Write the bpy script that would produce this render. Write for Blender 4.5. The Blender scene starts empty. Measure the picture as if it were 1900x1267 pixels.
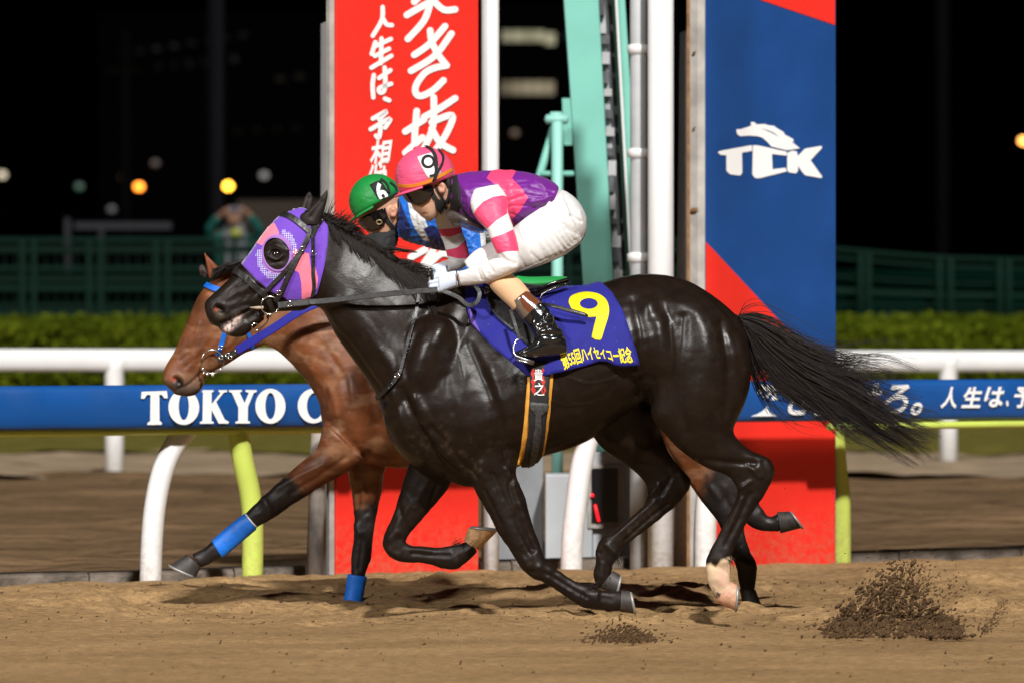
import bpy, bmesh, math, random
import numpy as np
from mathutils import Vector, Matrix
from mathutils.bvhtree import BVHTree
from mathutils.geometry import delaunay_2d_cdt

random.seed(7); rng = np.random.default_rng(7)
S = bpy.context.scene
C = bpy.data.collections.new('scene'); S.collection.children.link(C)
R = math.radians

# ------------------------------------------------------------------ camera, light, exposure
CAMZ = 1.4; F = 200.0 / 36.0 * 1900.0          # eye height in metres, focal length in photograph pixels
cam = bpy.data.cameras.new('camera'); camo = bpy.data.objects.new('camera', cam); C.objects.link(camo)
camo.location = (0, 0, CAMZ); camo.rotation_euler = (R(90), 0, 0)
cam.lens = 200; cam.sensor_width = 36; cam.shift_y = -43.5 / 1900; cam.clip_end = 2000; cam.clip_start = .5
cam.dof.use_dof = True; cam.dof.focus_distance = 26.3; cam.dof.aperture_fstop = 3.4
S.camera = camo
SUN_EL, SUN_AZ = R(41), R(14)                   # the flood-light bank: high, from the camera side and a little from the right
world = bpy.data.worlds.new('World'); S.world = world; world.use_nodes = True
wn = world.node_tree.nodes; wl = world.node_tree.links; wn.clear()
sky = wn.new('ShaderNodeTexSky'); sky.sky_type = 'NISHITA'; sky.sun_disc = False
sky.sun_elevation = R(-4); sky.sun_rotation = R(180)
bgn = wn.new('ShaderNodeBackground'); bgn.inputs[1].default_value = 0.05
wo = wn.new('ShaderNodeOutputWorld'); wl.new(sky.outputs[0], bgn.inputs[0]); wl.new(bgn.outputs[0], wo.inputs[0])
sun = bpy.data.lights.new('sun', 'SUN'); sun.energy = 3.5; sun.angle = R(2.8); sun.color = (1.0, .975, .94)
suno = bpy.data.objects.new('sun', sun); C.objects.link(suno)
sd = Vector((-math.sin(SUN_AZ) * math.cos(SUN_EL), math.cos(SUN_AZ) * math.cos(SUN_EL), -math.sin(SUN_EL)))
suno.rotation_euler = sd.to_track_quat('-Z', 'Y').to_euler(); suno.location = (6, -10, 20)
fl = bpy.data.lights.new('fill_lamp', 'AREA'); fl.shape = 'RECTANGLE'; fl.size = 7; fl.size_y = 3; fl.energy = 21000; fl.color = (1, .98, .95)
flo = bpy.data.objects.new('fill_lamp', fl); C.objects.link(flo); flo.location = (-34, -24, 33)      # unseen fill lamp, added like a second mast to lift shaded parts
flo.rotation_euler = (Vector((0, 28, 1)) - flo.location).to_track_quat('-Z', 'Y').to_euler()
S.view_settings.view_transform = 'Standard'; S.view_settings.look = 'None'
S.view_settings.exposure = .28; S.view_settings.gamma = 1

# ------------------------------------------------------------------ helpers
def P(px, py, Y):
    "point of the place that the photograph shows at pixel (px, py), Y metres away"
    return Vector(((px - 950) / F * Y, Y, CAMZ + (590 - py) / F * Y))
def topx(co):
    co = np.asarray(co); return np.stack([950 + co[:, 0] * F / co[:, 1], 590 - (co[:, 2] - CAMZ) * F / co[:, 1]], 1)

def link(o, parent=None):
    C.objects.link(o)
    if parent is not None:
        o.parent = parent
        q = parent; off = Vector()
        while q is not None: off += Vector(q.location); q = q.parent
        o.location = o.location - off
    return o
def mesh_obj(name, vs, fs, mat=None, parent=None, smooth=True, label=None, cat=None, group=None, kind=None):
    m = bpy.data.meshes.new(name); m.from_pydata([tuple(v) for v in vs], [], [tuple(f) for f in fs])
    return from_mesh(name, m, mat, parent, smooth, label, cat, group, kind)
def from_mesh(name, m, mat=None, parent=None, smooth=True, label=None, cat=None, group=None, kind=None):
    m.name = name
    if mat is not None:
        m.materials.clear(); m.materials.append(mat)
    m.polygons.foreach_set('use_smooth', [smooth] * len(m.polygons)); m.update()
    o = bpy.data.objects.new(name, m); link(o, parent); tag(o, label, cat, group, kind); return o
def tag(o, label=None, cat=None, group=None, kind=None):
    if label: o['label'] = label
    if cat: o['category'] = cat
    if group: o['group'] = group
    if kind: o['kind'] = kind
    return o
def empty(name, loc, label, cat, group=None):
    o = bpy.data.objects.new(name, None); o.location = loc; o.empty_display_size = .1; C.objects.link(o)
    return tag(o, label, cat, group)

class MB:
    "collects vertices and faces of ONE mesh"
    def __init__(s): s.v = []; s.f = []
    def add(s, vs, fs):
        n = len(s.v); s.v += [tuple(v) for v in vs]; s.f += [tuple(i + n for i in f) for f in fs]; return s
    def box(s, a, b, bev=0):
        x0, y0, z0 = a; x1, y1, z1 = b
        vs = [(x, y, z) for x in (x0, x1) for y in (y0, y1) for z in (z0, z1)]
        return s.add(vs, [(0, 1, 3, 2), (4, 6, 7, 5), (0, 4, 5, 1), (2, 3, 7, 6), (0, 2, 6, 4), (1, 5, 7, 3)])
    def obj(s, name, mat, parent=None, smooth=False, bevel=0, **k):
        o = mesh_obj(name, s.v, s.f, mat, parent, smooth, **k)
        if bevel:
            b = o.modifiers.new('b', 'BEVEL'); b.width = bevel; b.segments = 2; b.limit_method = 'ANGLE'
        return o

def tube(pts, rad, n=10, cap=True, flat=None):
    "tube along 3D points; rad a number or a list"
    pts = [Vector(p) for p in pts]; N = len(pts)
    if not hasattr(rad, '__len__'): rad = [rad] * N
    vs = []; fs = []; prev = None
    for i, p in enumerate(pts):
        t = (pts[min(i + 1, N - 1)] - pts[max(i - 1, 0)]).normalized()
        if prev is None:
            a = t.orthogonal().normalized()
        else:
            a = (prev - t * prev.dot(t)).normalized()
        prev = a; b = t.cross(a)
        for k in range(n):
            th = 2 * math.pi * k / n
            vs.append(p + (a * math.cos(th) + b * math.sin(th)) * rad[i])
    for i in range(N - 1):
        for k in range(n):
            fs.append((i * n + k, i * n + (k + 1) % n, (i + 1) * n + (k + 1) % n, (i + 1) * n + k))
    if cap:
        t0 = (pts[0] - pts[1]).normalized(); t1 = (pts[-1] - pts[-2]).normalized()
        vs.append(pts[0] + t0 * rad[0] * .5); vs.append(pts[-1] + t1 * rad[-1] * .5)
        c0 = len(vs) - 2; c1 = c0 + 1
        for k in range(n):
            fs.append((c0, (k + 1) % n, k)); fs.append((c1, (N - 1) * n + k, (N - 1) * n + (k + 1) % n))
    return vs, fs
def catmull(a, sub):
    "rows of numbers -> smooth rows"
    a = np.array(a, float); out = []
    n = len(a)
    for i in range(n - 1):
        p0 = a[max(i - 1, 0)]; p1 = a[i]; p2 = a[i + 1]; p3 = a[min(i + 2, n - 1)]
        for j in range(sub):
            t = j / sub
            out.append(.5 * ((2 * p1) + (-p0 + p2) * t + (2 * p0 - 5 * p1 + 4 * p2 - p3) * t * t + (-p0 + 3 * p1 - 3 * p2 + p3) * t ** 3))
    out.append(a[-1]); return np.array(out)
def loft(st, Y0, n=22, sub=4, grow=0.0):
    "st rows: ax, ay, bx, by, half width, depth offset, egg.  a and b are the two outline points of a section"
    rows = []
    for s in st:
        s = list(s) + [0] * (7 - len(s)); rows.append(s)
    rows = catmull(rows, sub); vs = []; fs = []
    for ax, ay, bx, by, w, yc, egg in rows:
        A = P(ax, ay, Y0 + yc); B = P(bx, by, Y0 + yc); c = (A + B) / 2; u = (A - B) / 2
        L = max(u.length, 1e-4); u = u * ((L + grow) / L); w = max(w + grow, .002)
        for k in range(n):
            th = 2 * math.pi * k / n; cu = math.cos(th); cv = math.sin(th)
            vs.append(c + u * cu + Vector((0, 1, 0)) * (w * cv * (1 - egg * cu)))
    N = len(rows)
    for i in range(N - 1):
        for k in range(n):
            fs.append((i * n + k, i * n + (k + 1) % n, (i + 1) * n + (k + 1) % n, (i + 1) * n + k))
    fs.append(tuple(range(n))[::-1]); fs.append(tuple((N - 1) * n + k for k in range(n)))
    return vs, fs
def ellipsoid(c, ax, n=16):
    vs = []; fs = []; c = Vector(c)
    for i in range(n + 1):
        ph = math.pi * i / n
        for k in range(n * 2):
            th = math.pi * k / n
            vs.append(c + ax[0] * (math.sin(ph) * math.cos(th)) + ax[1] * (math.sin(ph) * math.sin(th)) + ax[2] * math.cos(ph))
    m = n * 2
    for i in range(n):
        for k in range(m):
            fs.append((i * m + k, i * m + (k + 1) % m, (i + 1) * m + (k + 1) % m, (i + 1) * m + k))
    return vs, fs
def remesh(parts, voxel, it=8, lam=None):
    "one continuous surface out of closed overlapping pieces; lam(px)->smoothing weight"
    mb = MB()
    for v, f in parts: mb.add(v, f)
    m = bpy.data.meshes.new('tmp'); m.from_pydata(mb.v, [], mb.f)
    bm = bmesh.new(); bm.from_mesh(m); bmesh.ops.remove_doubles(bm, verts=bm.verts, dist=1e-5)
    bmesh.ops.recalc_face_normals(bm, faces=bm.faces); bm.to_mesh(m); bm.free()
    o = bpy.data.objects.new('tmp', m); S.collection.objects.link(o)
    md = o.modifiers.new('r', 'REMESH'); md.mode = 'VOXEL'; md.voxel_size = voxel; md.adaptivity = 0
    dg = bpy.context.evaluated_depsgraph_get(); out = bpy.data.meshes.new_from_object(o.evaluated_get(dg))
    bpy.data.objects.remove(o); bpy.data.meshes.remove(m)
    n = len(out.vertices); co = np.empty(n * 3); out.vertices.foreach_get('co', co); co = co.reshape(-1, 3)
    ed = np.empty(len(out.edges) * 2, int); out.edges.foreach_get('vertices', ed); ed = ed.reshape(-1, 2)
    a, b = ed[:, 0], ed[:, 1]; deg = np.bincount(a, minlength=n) + np.bincount(b, minlength=n); deg = np.maximum(deg, 1)
    def lap(x):
        r = np.empty_like(x)
        for k in range(3): r[:, k] = (np.bincount(a, x[b, k], n) + np.bincount(b, x[a, k], n)) / deg
        return r - x
    w = np.ones(n) if lam is None else lam(topx(co))
    w = w[:, None]
    for i in range(it):
        co = co + .6 * w * lap(co); co = co - .62 * .85 * w * lap(co)
    for i in range(2): co = co + .4 * lap(co) * np.minimum(w * 2, 1)
    out.vertices.foreach_set('co', co.ravel()); out.update(); return out
def coords(m):
    co = np.empty(len(m.vertices) * 3); m.vertices.foreach_get('co', co); return co.reshape(-1, 3)
def normals(m):
    m.update(); no = np.empty(len(m.vertices) * 3); m.vertex_normals.foreach_get('vector', no); return no.reshape(-1, 3)
def segdist(p, line):
    "distance of points to a polyline, pixels"
    d = np.full(len(p), 1e9); line = np.array(line, float)
    if len(line) == 1: return np.hypot(p[:, 0] - line[0, 0], p[:, 1] - line[0, 1])
    for a, b in zip(line[:-1], line[1:]):
        ab = b - a; t = np.clip(((p - a) @ ab) / max(ab @ ab, 1e-9), 0, 1)
        q = a + t[:, None] * ab; d = np.minimum(d, np.hypot(*(p - q).T))
    return d
def inpoly(p, poly):
    x, y = p[:, 0], p[:, 1]; ins = np.zeros(len(p), bool); n = len(poly)
    for i in range(n):
        x0, y0 = poly[i]; x1, y1 = poly[(i + 1) % n]
        if y0 == y1: continue
        c = ((y0 > y) != (y1 > y)) & (x < (x1 - x0) * (y - y0) / (y1 - y0) + x0); ins ^= c
    return ins
def sdpoly(p, poly):
    "signed distance in pixels, positive inside"
    d = segdist(p, list(poly) + [poly[0]]); return np.where(inpoly(p, poly), d, -d)
def sculpt(m, strokes, side=-1):
    "raise (+) or sink (-) soft lines on the side facing the camera: (line px, sigma px, metres)"
    co = coords(m); no = normals(m); p = topx(co)
    facing = np.clip((no[:, 1] * side - .0) * 2.2, 0, 1); d = np.zeros(len(co))
    for line, sg, amp in strokes:
        if max(q[1] for q in line) > 880 and sg < 7: amp *= 1.5
        d += amp * np.exp(-(segdist(p, line) / sg) ** 2)
    co = co + no * (d * facing)[:, None]; m.vertices.foreach_set('co', co.ravel()); m.update()
def hash2(ix, iy, seed):
    h = np.sin(ix * 127.1 + iy * 311.7 + seed * 74.7) * 43758.5453; return h - np.floor(h)
def vnoise(x, y, seed=0):
    ix = np.floor(x); iy = np.floor(y); fx = x - ix; fy = y - iy
    fx = fx * fx * fx * (fx * (fx * 6 - 15) + 10); fy = fy * fy * fy * (fy * (fy * 6 - 15) + 10)
    a = hash2(ix, iy, seed); b = hash2(ix + 1, iy, seed); c = hash2(ix, iy + 1, seed); d = hash2(ix + 1, iy + 1, seed)
    return (a * (1 - fx) + b * fx) * (1 - fy) + (c * (1 - fx) + d * fx) * fy - .5
def fbm(x, y, seed=0, o=4):
    r = 0; a = 1
    for i in range(o): r = r + a * vnoise(x * 2 ** i, y * 2 ** i, seed + i); a *= .5
    return r
def setcol(m, col, name='Col'):
    a = m.attributes.new(name, 'FLOAT_COLOR', 'POINT'); c = np.ones((len(m.vertices), 4)); c[:, :3] = col; a.data.foreach_set('color', c.ravel())
def setval(m, v, name):
    a = m.attributes.new(name, 'FLOAT', 'POINT'); a.data.foreach_set('value', np.asarray(v, float))
def bvh_of(m):
    return BVHTree.FromPolygons([v.co[:] for v in m.vertices], [p.vertices[:] for p in m.polygons])
ORG = Vector((0, 0, CAMZ))
def hit(bv, px, py, Yg):
    d = Vector(((px - 950) / F, 1, (590 - py) / F)).normalized()
    l, n, i, dist = bv.ray_cast(ORG, d)
    if l is None or abs(l.y - Yg) > .7:
        l, n, i, dist = bv.find_nearest(P(px, py, Yg))
    if n.dot(d) > .12: n = -n
    if n.y > 0.05: n = Vector((n.x, -.05, n.z)).normalized()
    return l, n
def tri2d(poly, holes, step):
    allp = [tuple(p) for p in poly]; edges = [(i, (i + 1) % len(poly)) for i in range(len(poly))]
    def dense(pl):
        out = []
        for i in range(len(pl)):
            a = Vector(pl[i]); b = Vector(pl[(i + 1) % len(pl)]); k = max(1, int((b - a).length / step))
            out += [tuple(a.lerp(b, j / k)) for j in range(k)]
        return out
    allp = dense(poly); edges = [(i, (i + 1) % len(allp)) for i in range(len(allp))]; bnd = list(allp)
    for h in holes:
        dh = dense(h); n0 = len(allp); allp += dh; edges += [(n0 + i, n0 + (i + 1) % len(dh)) for i in range(len(dh))]
    ar = np.array(bnd); x0, y0 = ar.min(0); x1, y1 = ar.max(0)
    gx, gy = np.meshgrid(np.arange(x0, x1, step), np.arange(y0, y1, step)); g = np.stack([gx.ravel(), gy.ravel()], 1)
    if len(g):
        ok = sdpoly(g, poly) > step * .45
        for h in holes: ok &= sdpoly(g, h) < -step * .45
        allp += [tuple(q) for q in g[ok]]
    vs, es, fs, *_ = delaunay_2d_cdt([Vector(p) for p in allp], edges, [], 1, 1e-6)
    V = np.array([tuple(v) for v in vs]); cen = np.array([V[list(f)].mean(0) for f in fs])
    keep = inpoly(cen, poly)
    for h in holes: keep &= ~inpoly(cen, h)
    return V, [tuple(f) for f, k in zip(fs, keep) if k]
def shell(V3, N3, fs, thick):
    "two sheets and the rim between them"
    n = len(V3); vs = [tuple(v) for v in V3] + [tuple(v - nn * thick) for v, nn in zip(V3, N3)]
    out = list(fs) + [tuple(i + n for i in f[::-1]) for f in fs]; cnt = {}
    for f in fs:
        for i in range(len(f)):
            e = (f[i], f[(i + 1) % len(f)])
            if (e[1], e[0]) in cnt: del cnt[(e[1], e[0])]
            else: cnt[e] = 1
    for a, b in cnt: out.append((b, a, a + n, b + n))
    return vs, out
def patch(name, poly, bv, mat, parent=None, off=.006, thick=.004, holes=(), step=5, Yg=26.4, mirror=None, extra=None, **k):
    V, fs = tri2d(poly, holes, step); V3 = []; N3 = []
    for x, y in V:
        l, n = hit(bv, x, y, Yg); o = off + (extra(x, y) if extra else 0); V3.append(l + n * o); N3.append(n)
    vs, f = shell(V3, N3, fs, thick); mb = MB(); mb.add(vs, f)
    if mirror is not None: mb.add([(v[0], 2 * mirror - v[1], v[2]) for v in vs], [q[::-1] for q in f])
    return mesh_obj(name, mb.v, mb.f, mat, parent, True, **k)
def ribbon(pts, nrm, width, thick):
    "flat strap along 3D points"
    vs = []; fs = []; N = len(pts)
    for i, (p, n) in enumerate(zip(pts, nrm)):
        t = (pts[min(i + 1, N - 1)] - pts[max(i - 1, 0)]).normalized(); s = t.cross(n).normalized(); n2 = s.cross(t).normalized()
        if n2.dot(n) < 0: n2 = -n2
        w = width[i] if hasattr(width, '__len__') else width
        h = thick / 2
        for a, b in ((-.5, -1), (-.5, .6), (-.42, 1), (.42, 1), (.5, .6), (.5, -1)):
            vs.append(p + s * w * a + n2 * h * b)
    for i in range(N - 1):
        for k in range(6): fs.append((i * 6 + k, i * 6 + (k + 1) % 6, (i + 1) * 6 + (k + 1) % 6, (i + 1) * 6 + k))
    fs.append(tuple(range(6))[::-1]); fs.append(tuple((N - 1) * 6 + k for k in range(6)))
    return vs, fs
def strap(name, line, width, bv, mat, parent=None, off=.008, thick=.004, Yg=26.4, mirror=None, sub=5, **k):
    L = catmull(line, sub); pts = []; nr = []
    for q in L:
        l, n = hit(bv, q[0], q[1], Yg); pts.append(l + n * off); nr.append(n)
    for _ in range(2):
        pts = [pts[0]] + [(pts[i - 1] + pts[i] * 2 + pts[i + 1]) / 4 for i in range(1, len(pts) - 1)] + [pts[-1]]
    vs, fs = ribbon(pts, nr, width, thick); mb = MB(); mb.add(vs, fs)
    if mirror is not None: mb.add([(v[0], 2 * mirror - v[1], v[2]) for v in vs], [q[::-1] for q in fs])
    return mesh_obj(name, mb.v, mb.f, mat, parent, False, **k)
def freestrap(name, line, width, mat, parent=None, thick=.004, sub=5, **k):
    "line rows: px, py, Y"
    L = catmull(line, sub); pts = [P(*q) for q in L]
    vs, fs = ribbon(pts, [Vector((0, -1, .15))] * len(pts), width, thick)
    return mesh_obj(name, vs, fs, mat, parent, False, **k)
def torus(c, r, t, nrm=Vector((0, -1, 0)), squash=1.0, n=28):
    nrm = nrm.normalized(); a = Vector((1, 0, 0)); a = (a - nrm * a.dot(nrm)).normalized(); b = nrm.cross(a)
    vs = []; fs = []
    for i in range(n):
        th = 2 * math.pi * i / n; d = a * math.cos(th) + b * math.sin(th) * squash
        for k in range(8):
            ph = 2 * math.pi * k / 8; vs.append(Vector(c) + d * r + (d * math.cos(ph) + nrm * math.sin(ph)) * t)
    for i in range(n):
        for k in range(8): fs.append((i * 8 + k, i * 8 + (k + 1) % 8, ((i + 1) % n) * 8 + (k + 1) % 8, ((i + 1) % n) * 8 + k))
    return vs, fs
def text2d(body, offset=0.0, shear=0.0, res=4):
    "outline letters as a flat triangle mesh normalised to a 0..1 square, y down"
    cu = bpy.data.curves.new('t', 'FONT'); cu.body = body; cu.size = 1; cu.offset = offset; cu.resolution_u = res; cu.shear = shear
    o = bpy.data.objects.new('t', cu); S.collection.objects.link(o)
    dg = bpy.context.evaluated_depsgraph_get(); m = bpy.data.meshes.new_from_object(o.evaluated_get(dg))
    V = coords(m)[:, :2].copy(); fs = [tuple(p.vertices) for p in m.polygons]
    bpy.data.objects.remove(o); bpy.data.meshes.remove(m)
    if len(V) == 0: return V, fs
    V -= V.min(0); V /= np.maximum(V.max(0), 1e-6); V[:, 1] = 1 - V[:, 1]; return V, fs
def scaled(pts, s, ox, oy): return [(x * s + ox, y * s + oy) for x, y in pts]

# ------------------------------------------------------------------ materials
def nodes(m): return m.node_tree.nodes, m.node_tree.links, m.node_tree.nodes['Principled BSDF']
def mat(name, col=(.5, .5, .5), rough=.5, metal=0, spec=.5, noise=None, bump=None, coat=0, sheen=0, emit=None, trans=0, attr=None, alpha=1, vary=None):
    "noise=(scale, amount, detail) colour variation; bump=(scale, strength, (sx,sy,sz)); vary=(scale, amount) roughness"
    m = bpy.data.materials.new(name); m.use_nodes = True; n, l, b = nodes(m)
    b.inputs['Base Color'].default_value = (*col, 1); b.inputs['Roughness'].default_value = rough; b.inputs['Metallic'].default_value = metal
    b.inputs['Specular IOR Level'].default_value = spec; b.inputs['Coat Weight'].default_value = coat; b.inputs['Coat Roughness'].default_value = .15
    b.inputs['Sheen Weight'].default_value = sheen; b.inputs['Transmission Weight'].default_value = trans; b.inputs['Alpha'].default_value = alpha
    if emit: b.inputs['Emission Color'].default_value = (*emit[0], 1); b.inputs['Emission Strength'].default_value = emit[1]
    tc = n.new('ShaderNodeTexCoord'); base = None
    if attr:
        at = n.new('ShaderNodeAttribute'); at.attribute_name = attr; base = at.outputs['Color']; l.new(base, b.inputs['Base Color'])
    if noise:
        mp = n.new('ShaderNodeMapping'); l.new(tc.outputs['Object'], mp.inputs[0])
        if len(noise) > 3: mp.inputs['Scale'].default_value = noise[3]
        t = n.new('ShaderNodeTexNoise'); t.inputs['Scale'].default_value = noise[0]; t.inputs['Detail'].default_value = noise[2]; l.new(mp.outputs[0], t.inputs[0])
        mr = n.new('ShaderNodeMapRange'); mr.inputs[1].default_value = .3; mr.inputs[2].default_value = .7
        mr.inputs[3].default_value = 1 - noise[1]; mr.inputs[4].default_value = 1 + noise[1]; l.new(t.outputs[0], mr.inputs[0])
        hs = n.new('ShaderNodeVectorMath'); hs.operation = 'SCALE'
        if base is not None: l.new(base, hs.inputs[0])
        else: hs.inputs[0].default_value = col
        l.new(mr.outputs[0], hs.inputs['Scale']); l.new(hs.outputs[0], b.inputs['Base Color'])
    if vary:
        t = n.new('ShaderNodeTexNoise'); t.inputs['Scale'].default_value = vary[0]; t.inputs['Detail'].default_value = 3; l.new(tc.outputs['Object'], t.inputs[0])
        mr = n.new('ShaderNodeMapRange'); mr.inputs[1].default_value = .35; mr.inputs[2].default_value = .65
        mr.inputs[3].default_value = rough - vary[1]; mr.inputs[4].default_value = rough + vary[1]; l.new(t.outputs[0], mr.inputs[0]); l.new(mr.outputs[0], b.inputs['Roughness'])
    if bump:
        prev = None
        for bp in (bump if isinstance(bump, list) else [bump]):
            mp = n.new('ShaderNodeMapping'); l.new(tc.outputs['Object'], mp.inputs[0])
            if len(bp) > 2: mp.inputs['Scale'].default_value = bp[2]
            if len(bp) > 3: mp.inputs['Rotation'].default_value = bp[3]
            t = n.new('ShaderNodeTexNoise'); t.inputs['Scale'].default_value = bp[0]; t.inputs['Detail'].default_value = 5; l.new(mp.outputs[0], t.inputs[0])
            bu = n.new('ShaderNodeBump'); bu.inputs['Strength'].default_value = 1; bu.inputs['Distance'].default_value = bp[1]; l.new(t.outputs[0], bu.inputs['Height'])
            if prev: l.new(prev, bu.inputs['Normal'])
            prev = bu.outputs[0]
        l.new(prev, b.inputs['Normal'])
    return m
def layered(m, layers):
    "paint flat colours over the base wherever a stored distance is positive: (attribute, colour, edge softness)"
    n, l, b = nodes(m); s = b.inputs['Base Color']
    cur = s.links[0].from_socket if s.links else None
    c0 = tuple(s.default_value)
    for attr, col, soft in layers:
        at = n.new('ShaderNodeAttribute'); at.attribute_name = attr
        mr = n.new('ShaderNodeMapRange'); mr.inputs[1].default_value = -soft; mr.inputs[2].default_value = soft; l.new(at.outputs['Fac'], mr.inputs[0])
        mx = n.new('ShaderNodeMix'); mx.data_type = 'RGBA'; l.new(mr.outputs[0], mx.inputs[0])
        if cur is None: mx.inputs[6].default_value = c0
        else: l.new(cur, mx.inputs[6])
        mx.inputs[7].default_value = (*col, 1); cur = mx.outputs[2]
    l.new(cur, s); return m

M = {}
M['white_paint'] = mat('white_paint', (.78, .78, .78), .4, noise=(3, .05, 4), bump=(30, .0006))
M['yellow_paint'] = mat('yellow_paint', (.55, .66, .12), .4, noise=(5, .06, 4))
M['shaded_post'] = mat('shaded_post', (.22, .19, .165), .7, noise=(7, .7, 6, (1, 1, .6)))  # shadows on a white post put into a grey, patchy colour
M['teal_paint'] = mat('teal_paint', (.19, .52, .43), .5, noise=(4, .06, 4))
M['grey_paint'] = mat('grey_paint', (.40, .41, .42), .55, noise=(5, .12, 5))
M['rusty_paint'] = mat('rusty_paint', (.40, .38, .35), .6, noise=(9, .25, 6))
M['rust'] = mat('rust', (.22, .11, .04), .8, noise=(20, .4, 6))
M['dark_steel'] = mat('dark_steel', (.07, .075, .08), .5, noise=(20, .6, 6, (1, 1, .3)))
M['dark_green'] = mat('dark_green', (.012, .07, .045), .5)
M['red_vinyl'] = mat('red_vinyl', (.78, .022, .012), .5, noise=(2, .03, 3))
M['blue_vinyl'] = mat('blue_vinyl', (.006, .055, .22), .45, noise=(3.5, .12, 5))
M['pad_blue'] = mat('pad_blue', (.006, .07, .27), .42, noise=(2.5, .08, 3, (1, 1, 4)), vary=(3, .1))
def splash(m, z0, z1, amt, c=(.33, .22, .12)):
    n, l, b = nodes(m); ge = n.new('ShaderNodeNewGeometry'); sx = n.new('ShaderNodeSeparateXYZ'); l.new(ge.outputs['Position'], sx.inputs[0])
    mr = n.new('ShaderNodeMapRange'); mr.inputs[1].default_value = z0; mr.inputs[2].default_value = z1; mr.inputs[3].default_value = amt; mr.inputs[4].default_value = .03; l.new(sx.outputs['Z'], mr.inputs[0])
    t = n.new('ShaderNodeTexNoise'); t.inputs['Scale'].default_value = 28; t.inputs['Detail'].default_value = 9; t.inputs['Roughness'].default_value = .75; l.new(ge.outputs['Position'], t.inputs[0])
    m2 = n.new('ShaderNodeMapRange'); m2.inputs[1].default_value = .42; m2.inputs[2].default_value = .68; l.new(t.outputs[0], m2.inputs[0])
    mu = n.new('ShaderNodeMath'); mu.operation = 'MULTIPLY'; l.new(mr.outputs[0], mu.inputs[0]); l.new(m2.outputs[0], mu.inputs[1])
    mx = n.new('ShaderNodeMix'); mx.data_type = 'RGBA'; l.new(mu.outputs[0], mx.inputs[0]); l.new(b.inputs['Base Color'].links[0].from_socket, mx.inputs[6]); mx.inputs[7].default_value = (*c, 1); l.new(mx.outputs[2], b.inputs['Base Color'])
splash(M['red_vinyl'], 0, .35, .55); splash(M['white_paint'], 0, .4, .6); splash(M['yellow_paint'], 0, .4, .6); splash(M['grey_paint'], 0, .8, .7)
M['letter_white'] = mat('letter_white', (.86, .86, .86), .5)
M['leather_black'] = mat('leather_black', (.018, .017, .017), .42, noise=(60, .5, 4), bump=(220, .0006), vary=(40, .12))
M['patent_black'] = mat('patent_black', (.008, .008, .009), .12, spec=.7, coat=.6, bump=[(16, .012, (1, 1, 1.5)), (60, .001)])
M['leather_brown'] = mat('leather_brown', (.13, .045, .02), .25, noise=(30, .4, 4), coat=.3)
M['boot_worn'] = mat('boot_worn', (.14, .11, .085), .5, noise=(50, .5, 5))
M['chrome'] = mat('chrome', (.75, .75, .73), .18, metal=1)
M['steel'] = mat('steel', (.45, .46, .48), .3, metal=1)
M['black_web'] = mat('black_web', (.012, .012, .013), .7, bump=(300, .0006))
M['yellow_edge'] = mat('yellow_edge', (.72, .33, .04), .6, bump=(200, .0005), noise=(60, .12, 4))
M['girth_grey'] = mat('girth_grey', (.05, .05, .05), .6, bump=(150, .001), noise=(80, .5, 4))
M['cloth_blue'] = mat('cloth_blue', (.007, .008, .22), .8, sheen=.05, noise=(9, .12, 4), bump=[(7, .006), (350, .0005)])
M['yellow_print'] = mat('yellow_print', (.95, .78, .0), .6)
M['white_lycra'] = mat('white_lycra', (.74, .735, .73), .55, bump=[(18, .0010, (1, 1, 2.5), (0, .8, 0)), (300, .0002)])
def spatter(m, scale, thr, c, amt=.8):
    n, l, b = nodes(m); tc = n.new('ShaderNodeTexCoord'); t = n.new('ShaderNodeTexNoise'); t.inputs['Scale'].default_value = scale; t.inputs['Detail'].default_value = 3; l.new(tc.outputs['Object'], t.inputs[0])
    m2 = n.new('ShaderNodeMapRange'); m2.inputs[1].default_value = thr; m2.inputs[2].default_value = thr + .03; m2.inputs[4].default_value = amt; l.new(t.outputs[0], m2.inputs[0])
    mx = n.new('ShaderNodeMix'); mx.data_type = 'RGBA'; l.new(m2.outputs[0], mx.inputs[0]); s_ = b.inputs['Base Color']
    if s_.links: l.new(s_.links[0].from_socket, mx.inputs[6])
    else: mx.inputs[6].default_value = s_.default_value
    mx.inputs[7].default_value = (*c, 1); l.new(mx.outputs[2], s_)
M['tan_tights'] = mat('tan_tights', (.66, .41, .22), .6, sheen=.2, noise=(15, .05, 4))
M['glove'] = mat('glove', (.60, .67, .80), .7, bump=(120, .001))
M['skin'] = mat('skin', attr='Col', rough=.45, bump=(160, .0007), noise=(45, .09, 4))
M['skin'].node_tree.nodes['Principled BSDF'].inputs['Subsurface Weight'].default_value = .12
M['skin'].node_tree.nodes['Principled BSDF'].inputs['Subsurface Scale'].default_value = .01
M['lens_black'] = mat('lens_black', (.006, .005, .006), .08, spec=.8, coat=.5)
M['lens_smoke'] = mat('lens_smoke', (.12, .10, .09), .25, spec=.6, alpha=.62)
M['black_cloth'] = mat('black_cloth', (.01, .01, .011), .8)
M['hair_black'] = mat('hair_black', (.017, .012, .010), .5, spec=.3)
M['hoof_grey'] = mat('hoof_grey', (.042, .036, .032), .55, noise=(60, .35, 5, (1, 1, .3)), bump=(90, .0012, (1, 1, .3)))
M['hoof_tan'] = mat('hoof_tan', (.55, .33, .16), .5, noise=(50, .35, 5), bump=(90, .001))
M['hoof_pink'] = mat('hoof_pink', (.55, .30, .19), .5, noise=(50, .25, 5))
M['shoe_metal'] = mat('shoe_metal', (.34, .33, .32), .45, metal=.4)
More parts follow.
